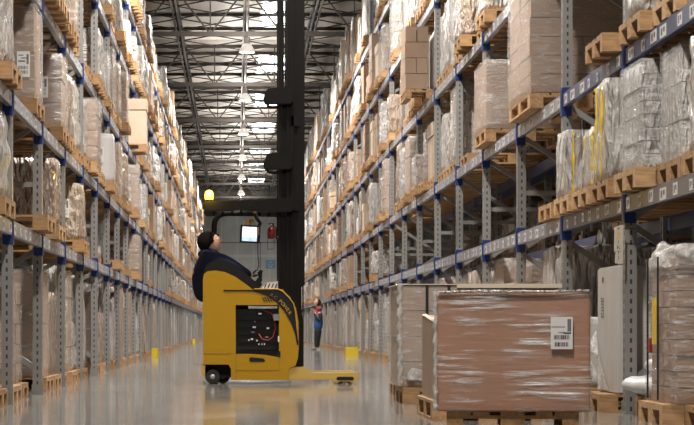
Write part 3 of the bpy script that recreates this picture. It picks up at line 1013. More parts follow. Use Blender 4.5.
# ------------------------------------------------------------------ foreground loads on the floor
# A: big film-wrapped carton
YA = 12.2; kA = YA / FPX
xa0, xa1 = (434.5 - VX) * kA, (590.5 - VX) * kA
za0, za1 = CAMH + (VY - 409.5) * kA, CAMH + (VY - 289.5) * kA
wA, hA = xa1 - xa0, za1 - za0
t = empty('film_wrapped_carton', ((xa0 + xa1) / 2 + .052, YA + .4, .146), (0, 0, math.radians(-6.5)))
tag(t, 'big brown carton under glare-streaked film with a white barcode label, nearest load', 'carton')
varied('carton_red', [(0, (.40, .205, .125)), (1, (.40, .205, .125))], .6, 2, (1, 1, 1), .12)
m = MB(); m.bb(-wA / 2 + .012, wA / 2 - .012, -.40, .40, 0, hA - .015, 'carton_red'); m.build('carton', t, .008)
m = MB(); lump_box(m, wA, .815, hA, 'glare_streak_film', 3, .006, 0, .0, cuts=12, corner=1.42); m.build('stretch_film', t)
m = MB(); m.bb(-.066, .066, -.003, 0, -.098, .098, 'paper')
r = random.Random(4)
for z0, hh, x0, x1 in ((-.038, .026, -.048, .045), (-.082, .026, -.042, .038)):
    x = x0
    while x < x1:
        ww = r.choice((.004, .008, .012)); m.bb(x, min(x + ww, x1), -.004, -.003, z0, z0 + hh, r.choice(('print_dark', 'print_grey'))); x += ww + r.choice((.002, .004))
m.bb(.034, .056, -.004, -.003, .01, .085, 'print_grey'); m.bb(.01, .056, -.004, -.003, -.005, .004, 'print_dark')
for q in range(9): m.bb(-.06 + q * .009, -.054 + q * .009, -.004, -.003, .034, .041, 'print_grey')
for q in range(5): m.bb(-.02 + q * .008, -.014 + q * .008, -.004, -.003, .0, .007, 'print_grey')
m.build('barcode_label', t, loc=((560 - VX) * kA - (xa0 + xa1) / 2, -.418, CAMH + (VY - 333) * kA - .146))
m = MB(); m.tube([(-wA / 2 + .004 * math.sin(i * 2.1), -.402 + .004 * math.sin(i * 1.3), hA * i / 24) for i in range(25)], [.012 + .005 * math.sin(i * 1.9) for i in range(25)], 'bunched_film', 7); m.build('film_edge', t)
m = MB(); m.tube([(-wA / 2 + .02, -.41, hA - .005), (-.2, -.413, hA + .002), (.2, -.413, hA - .003), (wA / 2 - .02, -.41, hA + .004)], [.008, .010, .009, .008], 'film_white', 6); m.build('film_hem', t)
o = pal((xa0 + xa1) / 2 + .052 + .02, YA + .62, 0, 'wooden pallet under the big brown film-wrapped carton'); o.rotation_euler.z = math.pi / 2 + math.radians(-6.5)
# B: lower carton behind A
t = empty('brown_carton', (1.66, 14.72, PH)); tag(t, 'smaller plain brown carton standing behind the big wrapped carton', 'carton')
m = MB()
m.raw([(-.24, -.5, 0), (.3, -.5, 0), (.3, .5, 0), (-.24, .5, 0), (-.24, -.5, .56), (.3, -.5, .56), (.3, .5, .61), (-.24, .5, .61)],
      [(0, 1, 2, 3), (4, 5, 6, 7), (0, 1, 5, 4), (1, 2, 6, 5), (2, 3, 7, 6), (3, 0, 4, 7)], 'carton'); m.build('carton', t, .005)
m = MB(); m.raw([(-.243, -.44, .555), (-.243, .5, .615), (-.21, .5, .622), (-.21, -.44, .562)], [(0, 1, 2, 3)], 'carton_pale'); m.build('flap', t)
pal(1.79, 14.72, 0, 'wooden pallet under the smaller plain brown carton', math.pi / 2)
# C: wrapped stack with strap
t = empty('wrapped_carton_stack', (2.12, 17.95, PH)); tag(t, 'wide stack of brown cartons in film with black strap, behind the big carton', 'wrapped load')
m = MB(); carton_block(m, 1.38, 1.15, .885, 9, 'carton', 4, (2, 1)); m.build('carton', t)
m = MB(); lump_box(m, 1.40, 1.17, .89, 'clear_film', 15, .01, 0, .0, cuts=10, corner=1.42); m.build('stretch_film', t)
m = MB(); m.bb(-.47, -.445, -.592, -.586, .0, .9, 'strap_black'); m.bb(-.47, -.445, -.592, .59, .893, .899, 'strap_black'); m.build('strap', t)
m = MB(); m.bb(-.28, -.255, -.592, -.586, .0, .9, 'strap_black'); m.bb(-.28, -.255, -.592, .59, .893, .899, 'strap_black'); m.build('strap', t)
m = MB(); m.bb(-.71, .71, -.6, .6, .888, .896, 'sheet_cream'); m.bb(-.2, .71, -.612, -.6, .862, .898, 'sheet_cream'); m.build('top_sheet', t)
m = MB(); lump_box(m, .36, .06, .12, 'bunched_film', 33, .025, 0, .2, cuts=6); m.build('loose_film', t, loc=(-.46, -.60, .06))
m = MB(); m.tube([(-.69 + .008 * math.sin(i * 2.1), -.575 + .004 * math.sin(i * 1.3), .01 + .88 * i / 24) for i in range(25)], [.024 + .008 * math.sin(i * 1.9) for i in range(25)], 'bunched_film', 7); m.build('film_edge', t)
pal(2.05, 17.72, 0, 'wooden pallet under the wide strapped carton stack, front one', 0)
pal(2.16, 18.85, 0, 'wooden pallet behind the strapped carton stack, rear one', 0)
pal(2.16, 19.85, 0, 'bare wooden pallet end showing left of the strapped carton stack', 0)

# ------------------------------------------------------------------ reach truck
YT = 23.55; TW = 1.18; kT = YT / FPX
def fx(x): return (x - VX) * kT
def fz(y): return CAMH + (VY - y) * kT
def P2(pts): return [(fx(a), fz(b_)) for a, b_ in pts]
T = empty('reach_truck', (fx(250), YT, 0)); tag(T, 'yellow and black reach truck with tall dark mast standing across the aisle', 'forklift')
T0 = Vector((fx(250), YT, 0))
class TB(MB):
    def build(self, name, parent=T, bevel=0.0, **kw):
        q = parent
        off = T0 if parent is T else Vector((0, 0, 0))
        if parent is not T: off = T0
        self.v = [tuple(Vector(p) - off) for p in self.v]
        return super().build(name, parent, bevel, **kw)
Y0, Y1 = YT, YT + TW
body = TB()
body.prism(P2([(203, 364.5), (203, 291), (235.6, 291), (235.6, 380), (231, 380), (231, 369), (228.5, 364.5)]), Y0, Y1, 'yellow_paint')
body.prism(P2([(235.6, 291), (284, 291), (284, 305), (235.6, 305)]), Y0, Y1, 'yellow_paint')
body.prism(P2([(235.6, 354), (250, 354), (266, 355), (279, 357.5), (279, 380), (235.6, 380)]), Y0, Y1, 'yellow_paint')
body.prism(P2([(279, 305), (284, 291), (290, 297), (296, 308), (298.5, 322), (299, 345), (298, 358), (295.5, 366), (289, 368), (289, 380), (279, 380)]), Y0, Y1, 'yellow_paint')
BODY = body.build('chassis')
# upper near and far side panels of the cab
for a, nm in ((Y0, 'side_panel'), (Y1 - .05, 'side_panel')):
    m = TB(); m.prism(P2([(203, 291), (203, 279), (204, 274), (207.5, 271.3), (215, 270.4), (225, 272), (235, 276.5), (245, 283.5), (253, 289.6), (256, 291)]), a, a + .05, 'yellow_paint'); m.build(nm)
m = TB(); m.prism(P2([(256, 291), (253, 289.5), (283, 289.2), (284, 291)]), Y0, Y1, 'yellow_paint'); m.build('hood_ledge')
# seat surround
m = TB(); m.prism(P2([(203.5, 277), (204, 269), (207.5, 263.5), (214.5, 259.8), (224, 260.6), (236, 265.5), (247, 274), (255, 281), (262, 282.5), (262.5, 285), (258, 289), (253, 290.5), (245, 284.5), (235, 278), (225, 274), (215, 272), (207, 273)]), Y0 + .055, Y0 + .14, 'seat_black'); m.build('side_cushion', bevel=.01)
m = TB(); m.prism(P2([(204, 330), (203.5, 285), (206, 276), (214, 276), (216, 300), (240, 303), (240, 330)]), Y0 + .2, Y1 - .2, 'seat_black'); m.build('seat', bevel=.02)
# battery bay
m = TB(); m.bb(fx(235.7), fx(278.9), Y0 + .1, Y1 - .02, fz(356), fz(308.5), 'battery_dark')
for i in range(5):
    m.bb(fx(239), fx(277), Y0 + .085, Y0 + .1, fz(350 - i * 7.5), fz(346 - i * 7.5), 'battery_dark')
BAT = m.build('battery')
m = TB(); r = random.Random(5)
for (a, b_, ww, c) in ((254.3, 327, 3.2, 'white_plastic'), (268, 328, 2.6, 'white_plastic'), (260, 313.5, 3, 'white_plastic'), (255, 321.5, 1.5, 'purple_print'), (253, 332, 3.6, 'purple_print'), (249, 340, 1, 'white_plastic'), (252, 339, 2.2, 'white_plastic'), (257, 340.5, 1.2, 'white_plastic'), (262, 344, 1, 'white_plastic'), (264.5, 344, 1, 'white_plastic'), (267, 337, 3, 'print_grey'), (259, 344, 1, 'white_plastic')):
    m.bb(fx(a - ww / 2), fx(a + ww / 2), Y0 + .07, Y0 + .085, fz(b_ + 1), fz(b_ - .6), c)
m.build('terminal_caps')
m = TB(); m.tube([(fx(259), Y0 + .06, fz(334)), (fx(262), Y0 + .05, fz(339)), (fx(268), Y0 + .05, fz(340.5)), (fx(273), Y0 + .05, fz(337)), (fx(275.5), Y0 + .05, fz(329)), (fx(275), Y0 + .05, fz(322)), (fx(272), Y0 + .06, fz(314)), (fx(267), Y0 + .08, fz(311))], .007, 'cable_red', 6); m.build('red_cable')
m = TB(); m.tube([(fx(257), Y0 + .07, fz(312)), (fx(262), Y0 + .05, fz(309)), (fx(268), Y0 + .06, fz(313)), (fx(272), Y0 + .06, fz(319))], .008, 'cable_black', 6); m.build('black_cable')
m = TB(); m.bb(fx(273.5), fx(279.5), Y0 - .005, Y0 + .06, fz(320.5), fz(314), 'print_grey'); m.build('connector')
m = TB()
m.bb(fx(278), fx(279.3), Y0 - .004, Y0 + .05, fz(342), fz(336), 'white_plastic'); m.bb(fx(278.2), fx(280.5), Y0 - .006, Y0 + .02, fz(357), fz(351), 'black_plastic'); m.build('door_latch')
m = TB(); m.prism(P2([(249.2, 358.5), (251, 357.2), (263, 358.4), (265.3, 360.2), (264, 362), (251, 362), (249.4, 361)]), Y0 - .004, Y0 + .03, 'black_plastic'); m.build('grip_slot')
m = TB(); m.bb(fx(235.8), fx(236.3), Y0 - .003, Y0, fz(380), fz(354), 'gold_dim'); m.bb(fx(236), fx(279), Y0 - .003, Y0, fz(370.6), fz(370.2), 'gold_dim'); m.bb(fx(279), fx(279.4), Y0 - .003, Y0, fz(370.4), fz(357), 'gold_dim'); m.bb(fx(203), fx(231), Y0 - .003, Y0, fz(354), fz(353.6), 'gold_dim'); m.build('panel_seam')
# black flash with gold line
m = TB(); m.prism(P2([(223.5, 289.9), (276, 289.9), (283, 291), (289.5, 298), (294.2, 305.5), (296, 315), (297.2, 328), (298.6, 345), (297, 345), (295, 334), (291, 323), (284, 311), (276, 302), (267, 296), (257, 292.6), (252, 291.4), (223.5, 291.3)]), Y0 - .006, Y0, 'black_plastic'); m.build('black_flash')
m = TB(); m.tube([(fx(a), Y0 - .008, fz(b_)) for a, b_ in ((254, 288.9), (270, 288.6), (278, 289), (283, 291.5), (289, 297.5), (293.5, 303.5), (295.5, 312), (297, 328), (298.3, 340))], .007, 'gold_paint', 6); m.build('gold_line')
m = TB()
def letters(s, pts, size, mname):
    for ch, (a, b_, ang) in zip(s, pts):
        m.mesh(text_mesh(ch, size), mname, Matrix.Translation((fx(a), Y0 - .0075, fz(b_))) @ Matrix.Rotation(math.radians(ang), 4, 'Y') @ Matrix.Rotation(math.pi / 2, 4, 'X'))
letters('POWER', ((280.3, 301.3, 42), (282.8, 304, 46), (285.3, 307, 50), (287.6, 310, 53), (289.6, 313, 56)), .058, 'gold_paint'); m.build('gold_lettering')
m = TB(); letters('AC', ((271.5, 295, 28), (275.5, 297.6, 34)), .058, 'gold_dim'); m.build('dim_lettering')
m = TB()
for i in range(5):
    a = 262.8 + i * 2.5
    for j in range(2):
        m.bar((fx(a + j * 1.1 - .8), Y0 - .004, fz(297.4 + j * 2.2)), (fx(a + j * 1.1 + .9), Y0 - .004, fz(299.2 + j * 2.2)), .004, .011, 'black_plastic')
m.build('slash_marks')
# front cover between body and mast
m = TB(); m.prism(P2([(276, 288.6), (286, 289.5), (294, 294), (299.5, 302), (302, 312), (303, 330), (303.2, 367), (297, 367), (299, 358), (299, 345), (298.5, 322), (296, 308), (290, 297), (284, 290.5)]), Y0 + .02, Y0 + .26, 'mast_black'); m.build('front_cover', bevel=.01)
# rear bumper and wheels
m = TB(); m.prism(P2([(201.2, 376), (201.2, 364.8), (205, 364.8), (205, 376.5)]), Y0 + .01, Y1 - .01, 'yellow_worn'); m.build('bumper', bevel=.005)
m = TB(); m.bb(fx(205), fx(231), Y0 + .22, Y1 - .22, fz(378), fz(364.5), 'black_plastic'); m.build('wheel_well')
def wheel(x, y, r, ya, wd, name='wheel'):
    t = TB(); c = (fx(x), ya, fz(y)); R = r * kT
    t.lathe(c, [(R * .55, -wd / 2), (R * .9, -wd / 2), (R, -wd / 2 + .012), (R, wd / 2 - .012), (R * .9, wd / 2), (R * .5, wd / 2)], 'rubber', 22, 'Y'); o = t.build(name)
    t = TB(); t.lathe(c, [(R * .30, -wd / 2 - .012), (R * .34, -wd / 2 - .004), (R * .36, -wd / 2 + .02)], 'hub_steel', 16, 'Y'); h_ = t.build('hub', o); return o
RW = 7.4; yw = VY + CAMH / kT - RW - .05
wheel(212.6, yw, RW, Y0 + .08, .11); wheel(212.6, yw, RW, Y1 - .08, .11); wheel(222.5, yw, RW, Y0 + .36, .12)
# outrigger legs
for a in (Y0 + .02, Y1 - .16):
    m = TB()
    m.prism(P2([(289, 380), (289, 367.5), (304, 366.5), (312, 372.3), (331, 372.6), (357, 372), (359, 374), (359, 379), (356, 383), (352, 383.2), (349, 381.5), (340, 381.5), (338, 383), (334, 382.5), (331, 380)]), a, a + .14, 'yellow_worn')
    lg = m.build('outrigger_leg', bevel=.006)
    m = TB(); m.prism(P2([(336.5, 378), (338, 376.8), (352.5, 376.8), (354, 378), (354, 379.4), (352.5, 380.4), (338, 380.4), (336.5, 379.4)]), a - .004, a + .01, 'black_plastic'); m.build('wheel_slot', lg)
    for xx in (340.3, 350.3):
        t = TB(); rr = 3.6; c = (fx(xx), a + .07, fz(VY + CAMH / kT - rr - .02)); R = rr * kT
        t.lathe(c, [(R * .5, -.05), (R, -.045), (R, .045), (R * .5, .05)], 'rubber', 16, 'Y'); t.build('load_wheel', lg)
# mast
MT_ = 6.4
for a in (Y0 + .12, Y1 - .26):
    m = TB()
    x0, x1 = fx(287), fx(305)
    for q0, q1, dy in ((287, 289, 0), (289, 291.5, .02), (291.5, 294, 0), (294, 298, .03), (298, 301, .01), (301, 305, 0)):
        m.bb(fx(q0), fx(q1), a + dy, a + .14, fz(285) if q1 > 303.5 else fz(367), MT_, 'mast_black')
    m.bb(fx(303), fx(304), a + .01, a + .14, fz(367), fz(285), 'mast_black')
    m.build('outer_mast')
    m = TB(); m.bb(fx(278.6), fx(281.5), a + .01, a + .12, fz(289), MT_, 'mast_black'); m.bb(fx(282), fx(284.3), a + .03, a + .12, fz(289), MT_, 'mast_black'); m.bb(fx(284.3), fx(287), a + .04, a + .12, fz(289), fz(95), 'mast_black'); m.build('inner_mast')
for z in (fz(340), fz(205), fz(120), 5.2, MT_ - .06):
    m = TB(); m.bb(fx(291), fx(300), Y0 + .12, Y1 - .12, z - .06, z + .06, 'mast_black'); m.build('cross_member')
for y_ in (0, 65.5):
    m = TB(); m.prism(P2([(263.2, 97.5 + y_), (267, 88.5 + y_), (269.5, 87.2 + y_), (290, 86.6 + y_), (292.8, 89 + y_), (293, 101 + y_), (291, 103.6 + y_), (264.5, 103.8 + y_)]), Y0 + .05, Y0 + .115, 'mast_black'); br = m.build('mast_bracket', bevel=.008)
    m = TB(); m.tube([(fx(268), Y0 + .08, fz(103 + y_)), (fx(268), Y0 + .08, fz(105.5 + y_)), (fx(272), Y0 + .08, fz(106.6 + y_)), (fx(279), Y0 + .08, fz(106.4 + y_))], .02, 'mast_black', 8); m.build('hose_guide', br)
# raised carriage and forks above the picture
m = TB(); m.bb(fx(305), fx(309), Y0 + .12, Y1 - .12, 5.3, 5.8, 'mast_black'); m.build('fork_carriage')
for a in (Y0 + .28, Y1 - .40):
    m = TB(); m.bb(fx(309), fx(313), a, a + .12, 5.3, 5.9, 'mast_black'); m.bb(fx(309), fx(405), a, a + .12, 5.3, 5.345, 'mast_black'); m.build('fork')
# overhead guard
for a in (Y0 + .02, Y1 - .1):
    m = TB(); m.prism(P2([(202.5, 208), (203, 203), (205.5, 201), (240, 200.4), (288, 197.6), (292.5, 199), (294, 202), (294, 208), (292, 211.5), (281, 212.2), (240, 210.5), (205, 211)]), a, a + .08, 'mast_black'); m.build('guard_beam', bevel=.006)

m = TB(); m.tube([(fx(213.4), Y0 + .86, fz(291)), (fx(213.4), Y0 + .86, fz(222)), (fx(214.2), Y0 + .86, fz(217)), (fx(217), Y0 + .86, fz(212.6)), (fx(221.5), Y0 + .86, fz(210)), (fx(228), Y0 + .86, fz(209.2)), (fx(262), Y0 + .86, fz(209.6))], .034, 'mast_black', 10); m.build('guard_pillar')
for i in range(8):
    xx = 212 + i * 9.5
    m = TB(); m.bb(fx(xx), fx(xx + 2.4), Y0 + .1, Y1 - .1, fz(206.5), fz(203), 'mast_black'); m.build('guard_bar')
m = TB(); m.bb(fx(208.5), fx(218.5), Y0 + .80, Y0 + .92, fz(235), fz(231), 'mast_black'); m.build('pillar_bracket')
# beacon
m = TB(); m.lathe((fx(209), Y0 + .08, fz(201)), [(.04, 0), (.04, .02), (.035, .022)], 'black_plastic', 14); bc = m.build('beacon')
m = TB(); m.lathe((fx(209), Y0 + .08, fz(199.2)), [(.048, 0), (.054, .05), (.046, .09), (.02, .112)], 'beacon_amber', 16); m.build('beacon_lens', bc)
ld = bpy.data.lights.new('beacon_light', 'POINT'); ld.energy = 30; ld.color = (1, .66, .1); ld.shadow_soft_size = .04
lo = bpy.data.objects.new('beacon_light', ld); COL.objects.link(lo); lo.parent = T; lo.location = Vector((fx(209), Y0 + .0, fz(193.5))) - T0
# monitor
ym = Y0 + .30
m = TB(); Rm = Matrix.Rotation(math.radians(3), 3, 'Y')
cm = Vector((fx(250.3), ym, fz(232.8)))
m.box(cm, (20.5 * kT, .05, 18 * kT), 'black_plastic', Rm); MON = m.build('terminal_screen', bevel=.006)
m = TB(); m.box(cm + Rm @ Vector((-.5 * kT, -.027, 1.8 * kT)), (15 * kT, .006, 10.5 * kT), 'screen_white', Rm); m.box(cm + Rm @ Vector((-.5 * kT, -.027, -5.3 * kT)), (15 * kT, .006, 4.2 * kT), 'screen_blue', Rm); m.build('display', MON)
m = TB(); m.bb(fx(245.5), fx(254), ym, ym + .1, fz(223.5), fz(218), 'gold_dim'); m.build('printer')
m = TB(); m.tube([(fx(255), ym, fz(210)), (fx(257), ym, fz(217)), (fx(260.5), ym, fz(222)), (fx(258), ym, fz(228)), (fx(259), ym, fz(236)), (fx(256), ym, fz(240))], .022, 'black_plastic', 8); m.tube([(fx(254.5), ym - .03, fz(209)), (fx(255.5), ym - .03, fz(212))], .016, 'gold_paint', 8); m.bb(fx(257), fx(259.5), ym - .04, ym, fz(234), fz(226), 'gold_dim'); m.build('screen_arm')
m = TB(); m.tube([(fx(258), ym, fz(241)), (fx(258.3), ym, fz(255)), (fx(259), ym, fz(264)), (fx(257.5), ym, fz(270))], .006, 'cable_black', 6); m.tube([(fx(260.5), ym, fz(241)), (fx(260.5), ym, fz(268))], .004, 'cable_black', 6); m.build('screen_cable')
# control console and dash
m = TB(); m.prism(P2([(252, 289), (254, 283), (258, 277), (261, 276), (263, 279), (258, 289)]), Y0 + .3, Y0 + .5, 'black_plastic'); m.build('control_console', bevel=.008)
m = TB(); m.tube([(fx(260.5), Y0 + .36, fz(278)), (fx(260.8), Y0 + .36, fz(272)), (fx(262), Y0 + .36, fz(269))], [.022, .024, .02], 'black_plastic', 8); m.build('joystick')
m = TB(); m.prism(P2([(261, 289.2), (266, 282.5), (278.4, 280.6), (278.4, 289.2)]), Y0 + .25, Y0 + .9, 'white_plastic'); ds = m.build('dash_cover')
m = TB()
for i in range(4): m.bar((fx(264.2 + i * 3.6), Y0 + .246, fz(288.8)), (fx(266.6 + i * 3.6), Y0 + .246, fz(283)), .006, .012, 'black_plastic')
m.build('dash_stripe', ds)

# fire extinguisher hanging by the mast
ye = Y0 + .55
fe = empty('fire_extinguisher', (fx(272), ye, fz(237))); tag(fe, 'small dark red fire extinguisher hanging beside the truck mast', 'fire extinguisher')
m = MB(); m.lathe((0, 0, 0), [(.02, 0), (.045, .01), (.047, .11), (.035, .135), (.014, .15)], 'extinguisher_red', 16); m.build('cylinder', fe)
m = MB(); m.lathe((0, 0, 0), [(.016, .15), (.016, .18)], 'hub_steel', 10); m.bb(-.03, .035, -.01, .01, .175, .19, 'black_plastic'); m.tube([(.02, 0, .17), (.06, 0, .13), (.062, 0, .0)], .009, 'black_plastic', 6); m.build('valve', fe)
m = MB()
for xx in (-.045, .03): m.bb(xx, xx + .008, -.01, .01, -.12, .02, 'print_grey')
m.bb(-.045, .038, -.01, .01, -.125, -.117, 'print_grey'); m.bb(.03, .09, .02, .03, .02, .04, 'print_grey'); m.build('bracket', fe)

# ------------------------------------------------------------------ people
def head_mesh(m, c, r, yaw, pitch, mname, roll=0):
    """face looks along local +x"""
    bm = bmesh.new(); bmesh.ops.create_uvsphere(bm, u_segments=24, v_segments=18, radius=1)
    for v in bm.verts:
        p = v.co.copy()
        x, y, z = p.x * .86, p.y * .70, p.z * 1.02
        if z < 0: x *= 1 - .10 * -z; y *= 1 + .22 * z
        if x < 0 and z > -.3: x *= 1.08
        if x > .3:
            g = lambda yy, zz, sy, sz: math.exp(-((y - yy) / sy) ** 2 - ((z - zz) / sz) ** 2)
            x += .30 * g(0, -.16, .13, .15) + .10 * g(0, .02, .10, .2)
            x -= .10 * g(.26, .06, .15, .11) + .10 * g(-.26, .06, .15, .11)
            x += .07 * g(0, -.46, .22, .06) + .13 * g(0, -.78, .24, .16) - .05 * g(0, -.56, .2, .04)
            x += .05 * g(0, .24, .4, .08)
        v.co = Vector((x, y, z))
    me = bpy.data.meshes.new('x'); bm.to_mesh(me); bm.free()
    M = Matrix.Translation(c) @ Euler((roll, -pitch, yaw)).to_matrix().to_4x4() @ Matrix.Scale(r, 4)
    m.mesh(me, mname, M, True)
    for s in (-1, 1):
        bm = bmesh.new(); bmesh.ops.create_uvsphere(bm, u_segments=10, v_segments=8, radius=.1); me2 = bpy.data.meshes.new('x'); bm.to_mesh(me2); bm.free()
        m.mesh(me2, 'eye_white', M @ Matrix.Translation((.73, s * .26, .06)), True)
        m.mesh(me2, mname, M @ Matrix.Translation((-.05, s * .70, -.08)) @ Matrix.Diagonal((1.4, .7, 2.2, 1)), True)
    return M

def hand(m, wrist, d, palm_n, mname, L=.17, curl=.6):
    """palm and five unequal bent fingers; d: pointing direction, palm_n: palm normal"""
    d = Vector(d).normalized(); n = Vector(palm_n); n = (n - d * n.dot(d)).normalized(); s = d.cross(n)
    w_ = Vector(wrist)
    pal_ = skin([(w_, (.024, .018)), (w_ + d * L * .25, (.034, .016)), (w_ + d * L * .5, (.038, .014))], [(0, 1), (1, 2)], 1)
    m.mesh(pal_, mname, smooth=True)
    for i, ln in enumerate((.40, .46, .43, .34)):
        base = w_ + d * L * .45 + s * (.027 - .018 * i)
        a = base; pts = [(a, .0105)]; dd = d.copy()
        for q, fr in enumerate((.42, .33, .25)):
            dd = (Matrix.Rotation(-curl * (.6 + .4 * q), 3, s) @ dd); 
            a = a + dd * L * ln * fr * 1.15; pts.append((a, .0095 - .001 * q))
        m.mesh(skin(pts, [(0, 1), (1, 2), (2, 3)], 1), mname, smooth=True)
    b_ = w_ + d * L * .12 + s * .022
    t1 = b_ + (d * .6 + s * .75 + n * .1).normalized() * L * .26; t2 = t1 + (d * .9 + s * .25 + n * .35).normalized() * L * .2
    m.mesh(skin([(b_, .014), (t1, .012), (t2, .010)], [(0, 1), (1, 2)], 1), mname, smooth=True)

# operator, seated, facing the mast, looking up
yo = Y0 + .50
def O(x, y, dy=0): return Vector((fx(x), yo + dy, fz(y)))
hip = O(216, 300)
# head a little behind the shoulders, tipped back
m = MB()
hc = O(210.6, 241)
M = head_mesh(m, hc, .128, math.radians(-8), math.radians(24), 'skin')
m.mesh(skin([(O(211, 300), .15), (O(207, 272), .15), (O(208.5, 256), .062), (O(208.6, 243), .055), (O(213, 260, -.19), .06), (O(237, 269, -.26), .045), (O(253.5, 275, -.14), .03), (O(211, 261, .19), .06), (O(233, 284, .27), .045), (O(253.5, 283, .24), .03),
     (O(222, 306, -.12), .07), (O(243, 303, -.13), .055), (O(246, 334, -.13), .04), (O(222, 306, .12), .07), (O(243, 303, .13), .055), (O(246, 334, .13), .04)],
     [(0, 1), (1, 2), (2, 3), (1, 4), (4, 5), (5, 6), (1, 7), (7, 8), (8, 9), (0, 10), (10, 11), (11, 12), (0, 13), (13, 14), (14, 15)], 1), 'skin', smooth=True)
rh = O(257.2, 273, -.14)
hand(m, O(252, 275.5, -.14), (1, 0, .25), (0, 1, -.4), 'glove_dark', .17, .8)
hand(m, O(252, 283, .24), (1, 0, -.1), (0, -1, -.4), 'glove_dark', .17, .8)
pb = m.build('person'); tag(pb, 'person in black beanie and navy jacket seated in the yellow truck, looking up', 'person')
m = MB()
jk = skin([(O(212, 302), (.24, .20)), (O(207.5, 286), (.235, .21)), (O(206.5, 272), (.235, .21)), (O(208.5, 260), (.20, .17)), (O(209.5, 251), (.105, .105)),
           (O(213, 259.5, -.20), .135), (O(224, 262, -.26), .115), (O(237, 268.5, -.26), .085), (O(251, 275.5, -.15), .055),
           (O(211, 261, .20), .13), (O(222, 272, .25), .10), (O(233, 284, .27), .08), (O(250, 283.5, .24), .05)],
          [(0, 1), (1, 2), (2, 3), (3, 4), (3, 5), (5, 6), (6, 7), (7, 8), (3, 9), (9, 10), (10, 11), (11, 12)], 2)
m.mesh(jk, 'jacket_navy', smooth=True)
bm = bmesh.new(); bmesh.ops.create_uvsphere(bm, u_segments=18, v_segments=12, radius=1)
for v in bm.verts: v.co = Vector((v.co.x * .125, v.co.y * .12, v.co.z * .062))
me = bpy.data.meshes.new('x'); bm.to_mesh(me); bm.free()
m.mesh(me, 'jacket_navy', Matrix.Translation(O(207.2, 251.5)) @ Matrix.Rotation(-.15, 4, 'Y'), True)
m.build('jacket', pb)
m = MB(); tr_ = skin([(O(214, 303), (.19, .15)), (O(222, 306, -.12), .10), (O(243, 303, -.13), .08), (O(246, 330, -.13), .06), (O(222, 306, .12), .10), (O(243, 303, .13), .08), (O(246, 330, .13), .06)], [(0, 1), (1, 2), (2, 3), (0, 4), (4, 5), (5, 6)], 2)
m.mesh(tr_, 'trouser_black', smooth=True); m.build('trousers', pb)
m = MB(); bm = bmesh.new(); bmesh.ops.create_uvsphere(bm, u_segments=22, v_segments=16, radius=1)
for v in bm.verts:
    p = v.co
    v.co = Vector((p.x * .97 - .06, p.y * .86, max(p.z, -.35) * 1.08 + .08))
    if p.z < -.1 and p.x > 0: v.co.x -= .25 * p.x
me = bpy.data.meshes.new('x'); bm.to_mesh(me); bm.free()
m.mesh(me, 'beanie_black', M @ Matrix.Translation((-.10, 0, .08)) @ Matrix.Rotation(math.radians(-26), 4, 'Y') @ Matrix.Scale(1.06, 4), True); m.build('beanie', pb)

# standing woman by the right rack
YWm = 61.9; kW = YWm / FPX
def W(x, y, dy=0): return Vector(((x - VX) * kW, YWm + dy, CAMH + (VY - y) * kW))
m = MB()
MW = head_mesh(m, W(317.2, 303), .118, math.radians(-160), math.radians(8), 'skin_dim')
m.mesh(skin([(W(318, 330), .12), (W(318.6, 316), .12), (W(318.6, 310), .055), (W(317.7, 304), .05), (W(319.8, 313, -.17), .05), (W(320.2, 321, -.24), .04), (W(314.3, 312, -.18), .025), (W(319.8, 313, .15), .05), (W(320.2, 321, .22), .04), (W(315.2, 313, .12), .025),
     (W(317.2, 333, -.09), .07), (W(316.6, 340, -.09), .05), (W(316.3, 348.6, -.1), .035), (W(318.6, 333, .09), .07), (W(318.4, 340, .1), .05), (W(316.8, 348.6, .1), .035)],
     [(0, 1), (1, 2), (2, 3), (1, 4), (4, 5), (5, 6), (1, 7), (7, 8), (8, 9), (0, 10), (10, 11), (11, 12), (0, 13), (13, 14), (14, 15)], 1), 'skin_dim', smooth=True)
hand(m, W(314.2, 311.5, -.18), (-.5, .1, .85), (1, .2, .2), 'skin_dim', .16, .7)
hand(m, W(315.2, 312.5, .12), (-.4, -.2, .85), (.6, -.6, .2), 'skin_dim', .16, .7)
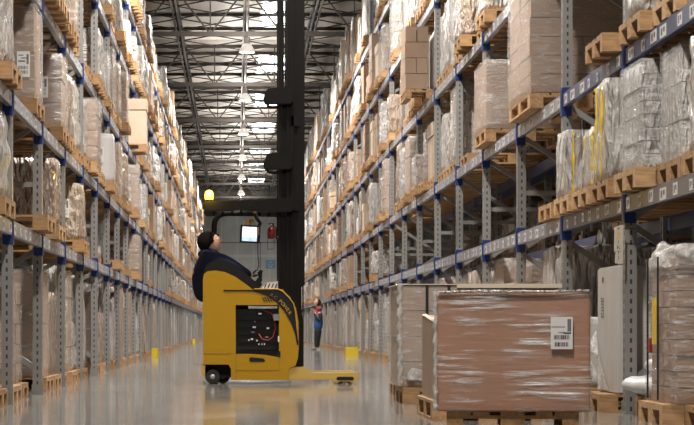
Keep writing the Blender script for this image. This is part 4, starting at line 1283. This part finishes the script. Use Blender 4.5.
for dx, dy in ((-.2, -.1), (.1, .1)):
    m.mesh(skin([(W(316.5 + dx, 348.6, dy), .05), (W(313.6 + dx * 3, 349.2, dy - .02), .042), (W(311.8 + dx * 4, 349.5, dy - .03), .03)], [(0, 1), (1, 2)], 1), 'shoe_grey', smooth=True)
wb = m.build('person'); tag(wb, 'person in blue jacket, red scarf and black trousers standing by the right rack', 'person')
m = MB(); m.mesh(skin([(W(318, 331), (.20, .16)), (W(318.3, 323), (.19, .15)), (W(318.8, 315), (.20, .14)), (W(318.8, 310.5), (.10, .09))], [(0, 1), (1, 2), (2, 3)], 2), 'jacket_blue', smooth=True); m.build('jacket', wb)
m = MB()
for dy in (-.2, .18):
    m.mesh(skin([(W(319.8, 312.5, dy), .085), (W(320.2, 321, dy * 1.25), .07), (W(316.5, 318, dy * 1.1), .055), (W(314.6, 312.8, dy * .8), .042)], [(0, 1), (1, 2), (2, 3)], 2), 'sleeve_dark', smooth=True)
m.build('sleeves', wb)
m = MB()
for lx_, dy in ((0, -.075), (.6, .08)):
    m.mesh(skin([(W(318 + lx_ * .3, 328, dy * .8), .135), (W(317.6 + lx_, 333.5, dy), .115), (W(316.6 + lx_ * 1.6, 340, dy * 1.1), .085), (W(316.6 + lx_ * 2, 348, dy * 1.2), .066)], [(0, 1), (1, 2), (2, 3)], 2), 'trouser_black', smooth=True)
m.build('trousers', wb)
m = MB(); bm = bmesh.new(); bmesh.ops.create_uvsphere(bm, u_segments=18, v_segments=12, radius=1)
for v in bm.verts:
    p = v.co; v.co = Vector((min(p.x, .35) * .95 - .12, p.y * .84, p.z * 1.0 + .12))
me = bpy.data.meshes.new('x'); bm.to_mesh(me); bm.free()
m.mesh(me, 'hair_dark', MW @ Matrix.Scale(1.02, 4), True); m.build('hair', wb)
m = MB(); m.tube([W(318.6 + 2.2 * math.cos(a), 309.6 + .5 * math.sin(a), .085 * math.sin(a)) for a in [i * math.pi / 5 for i in range(11)]], .045, 'scarf_red', 8); m.tube([W(316.6, 310.5, -.06), W(316.2, 315, -.12)], .04, 'scarf_red', 8); m.build('scarf', wb)
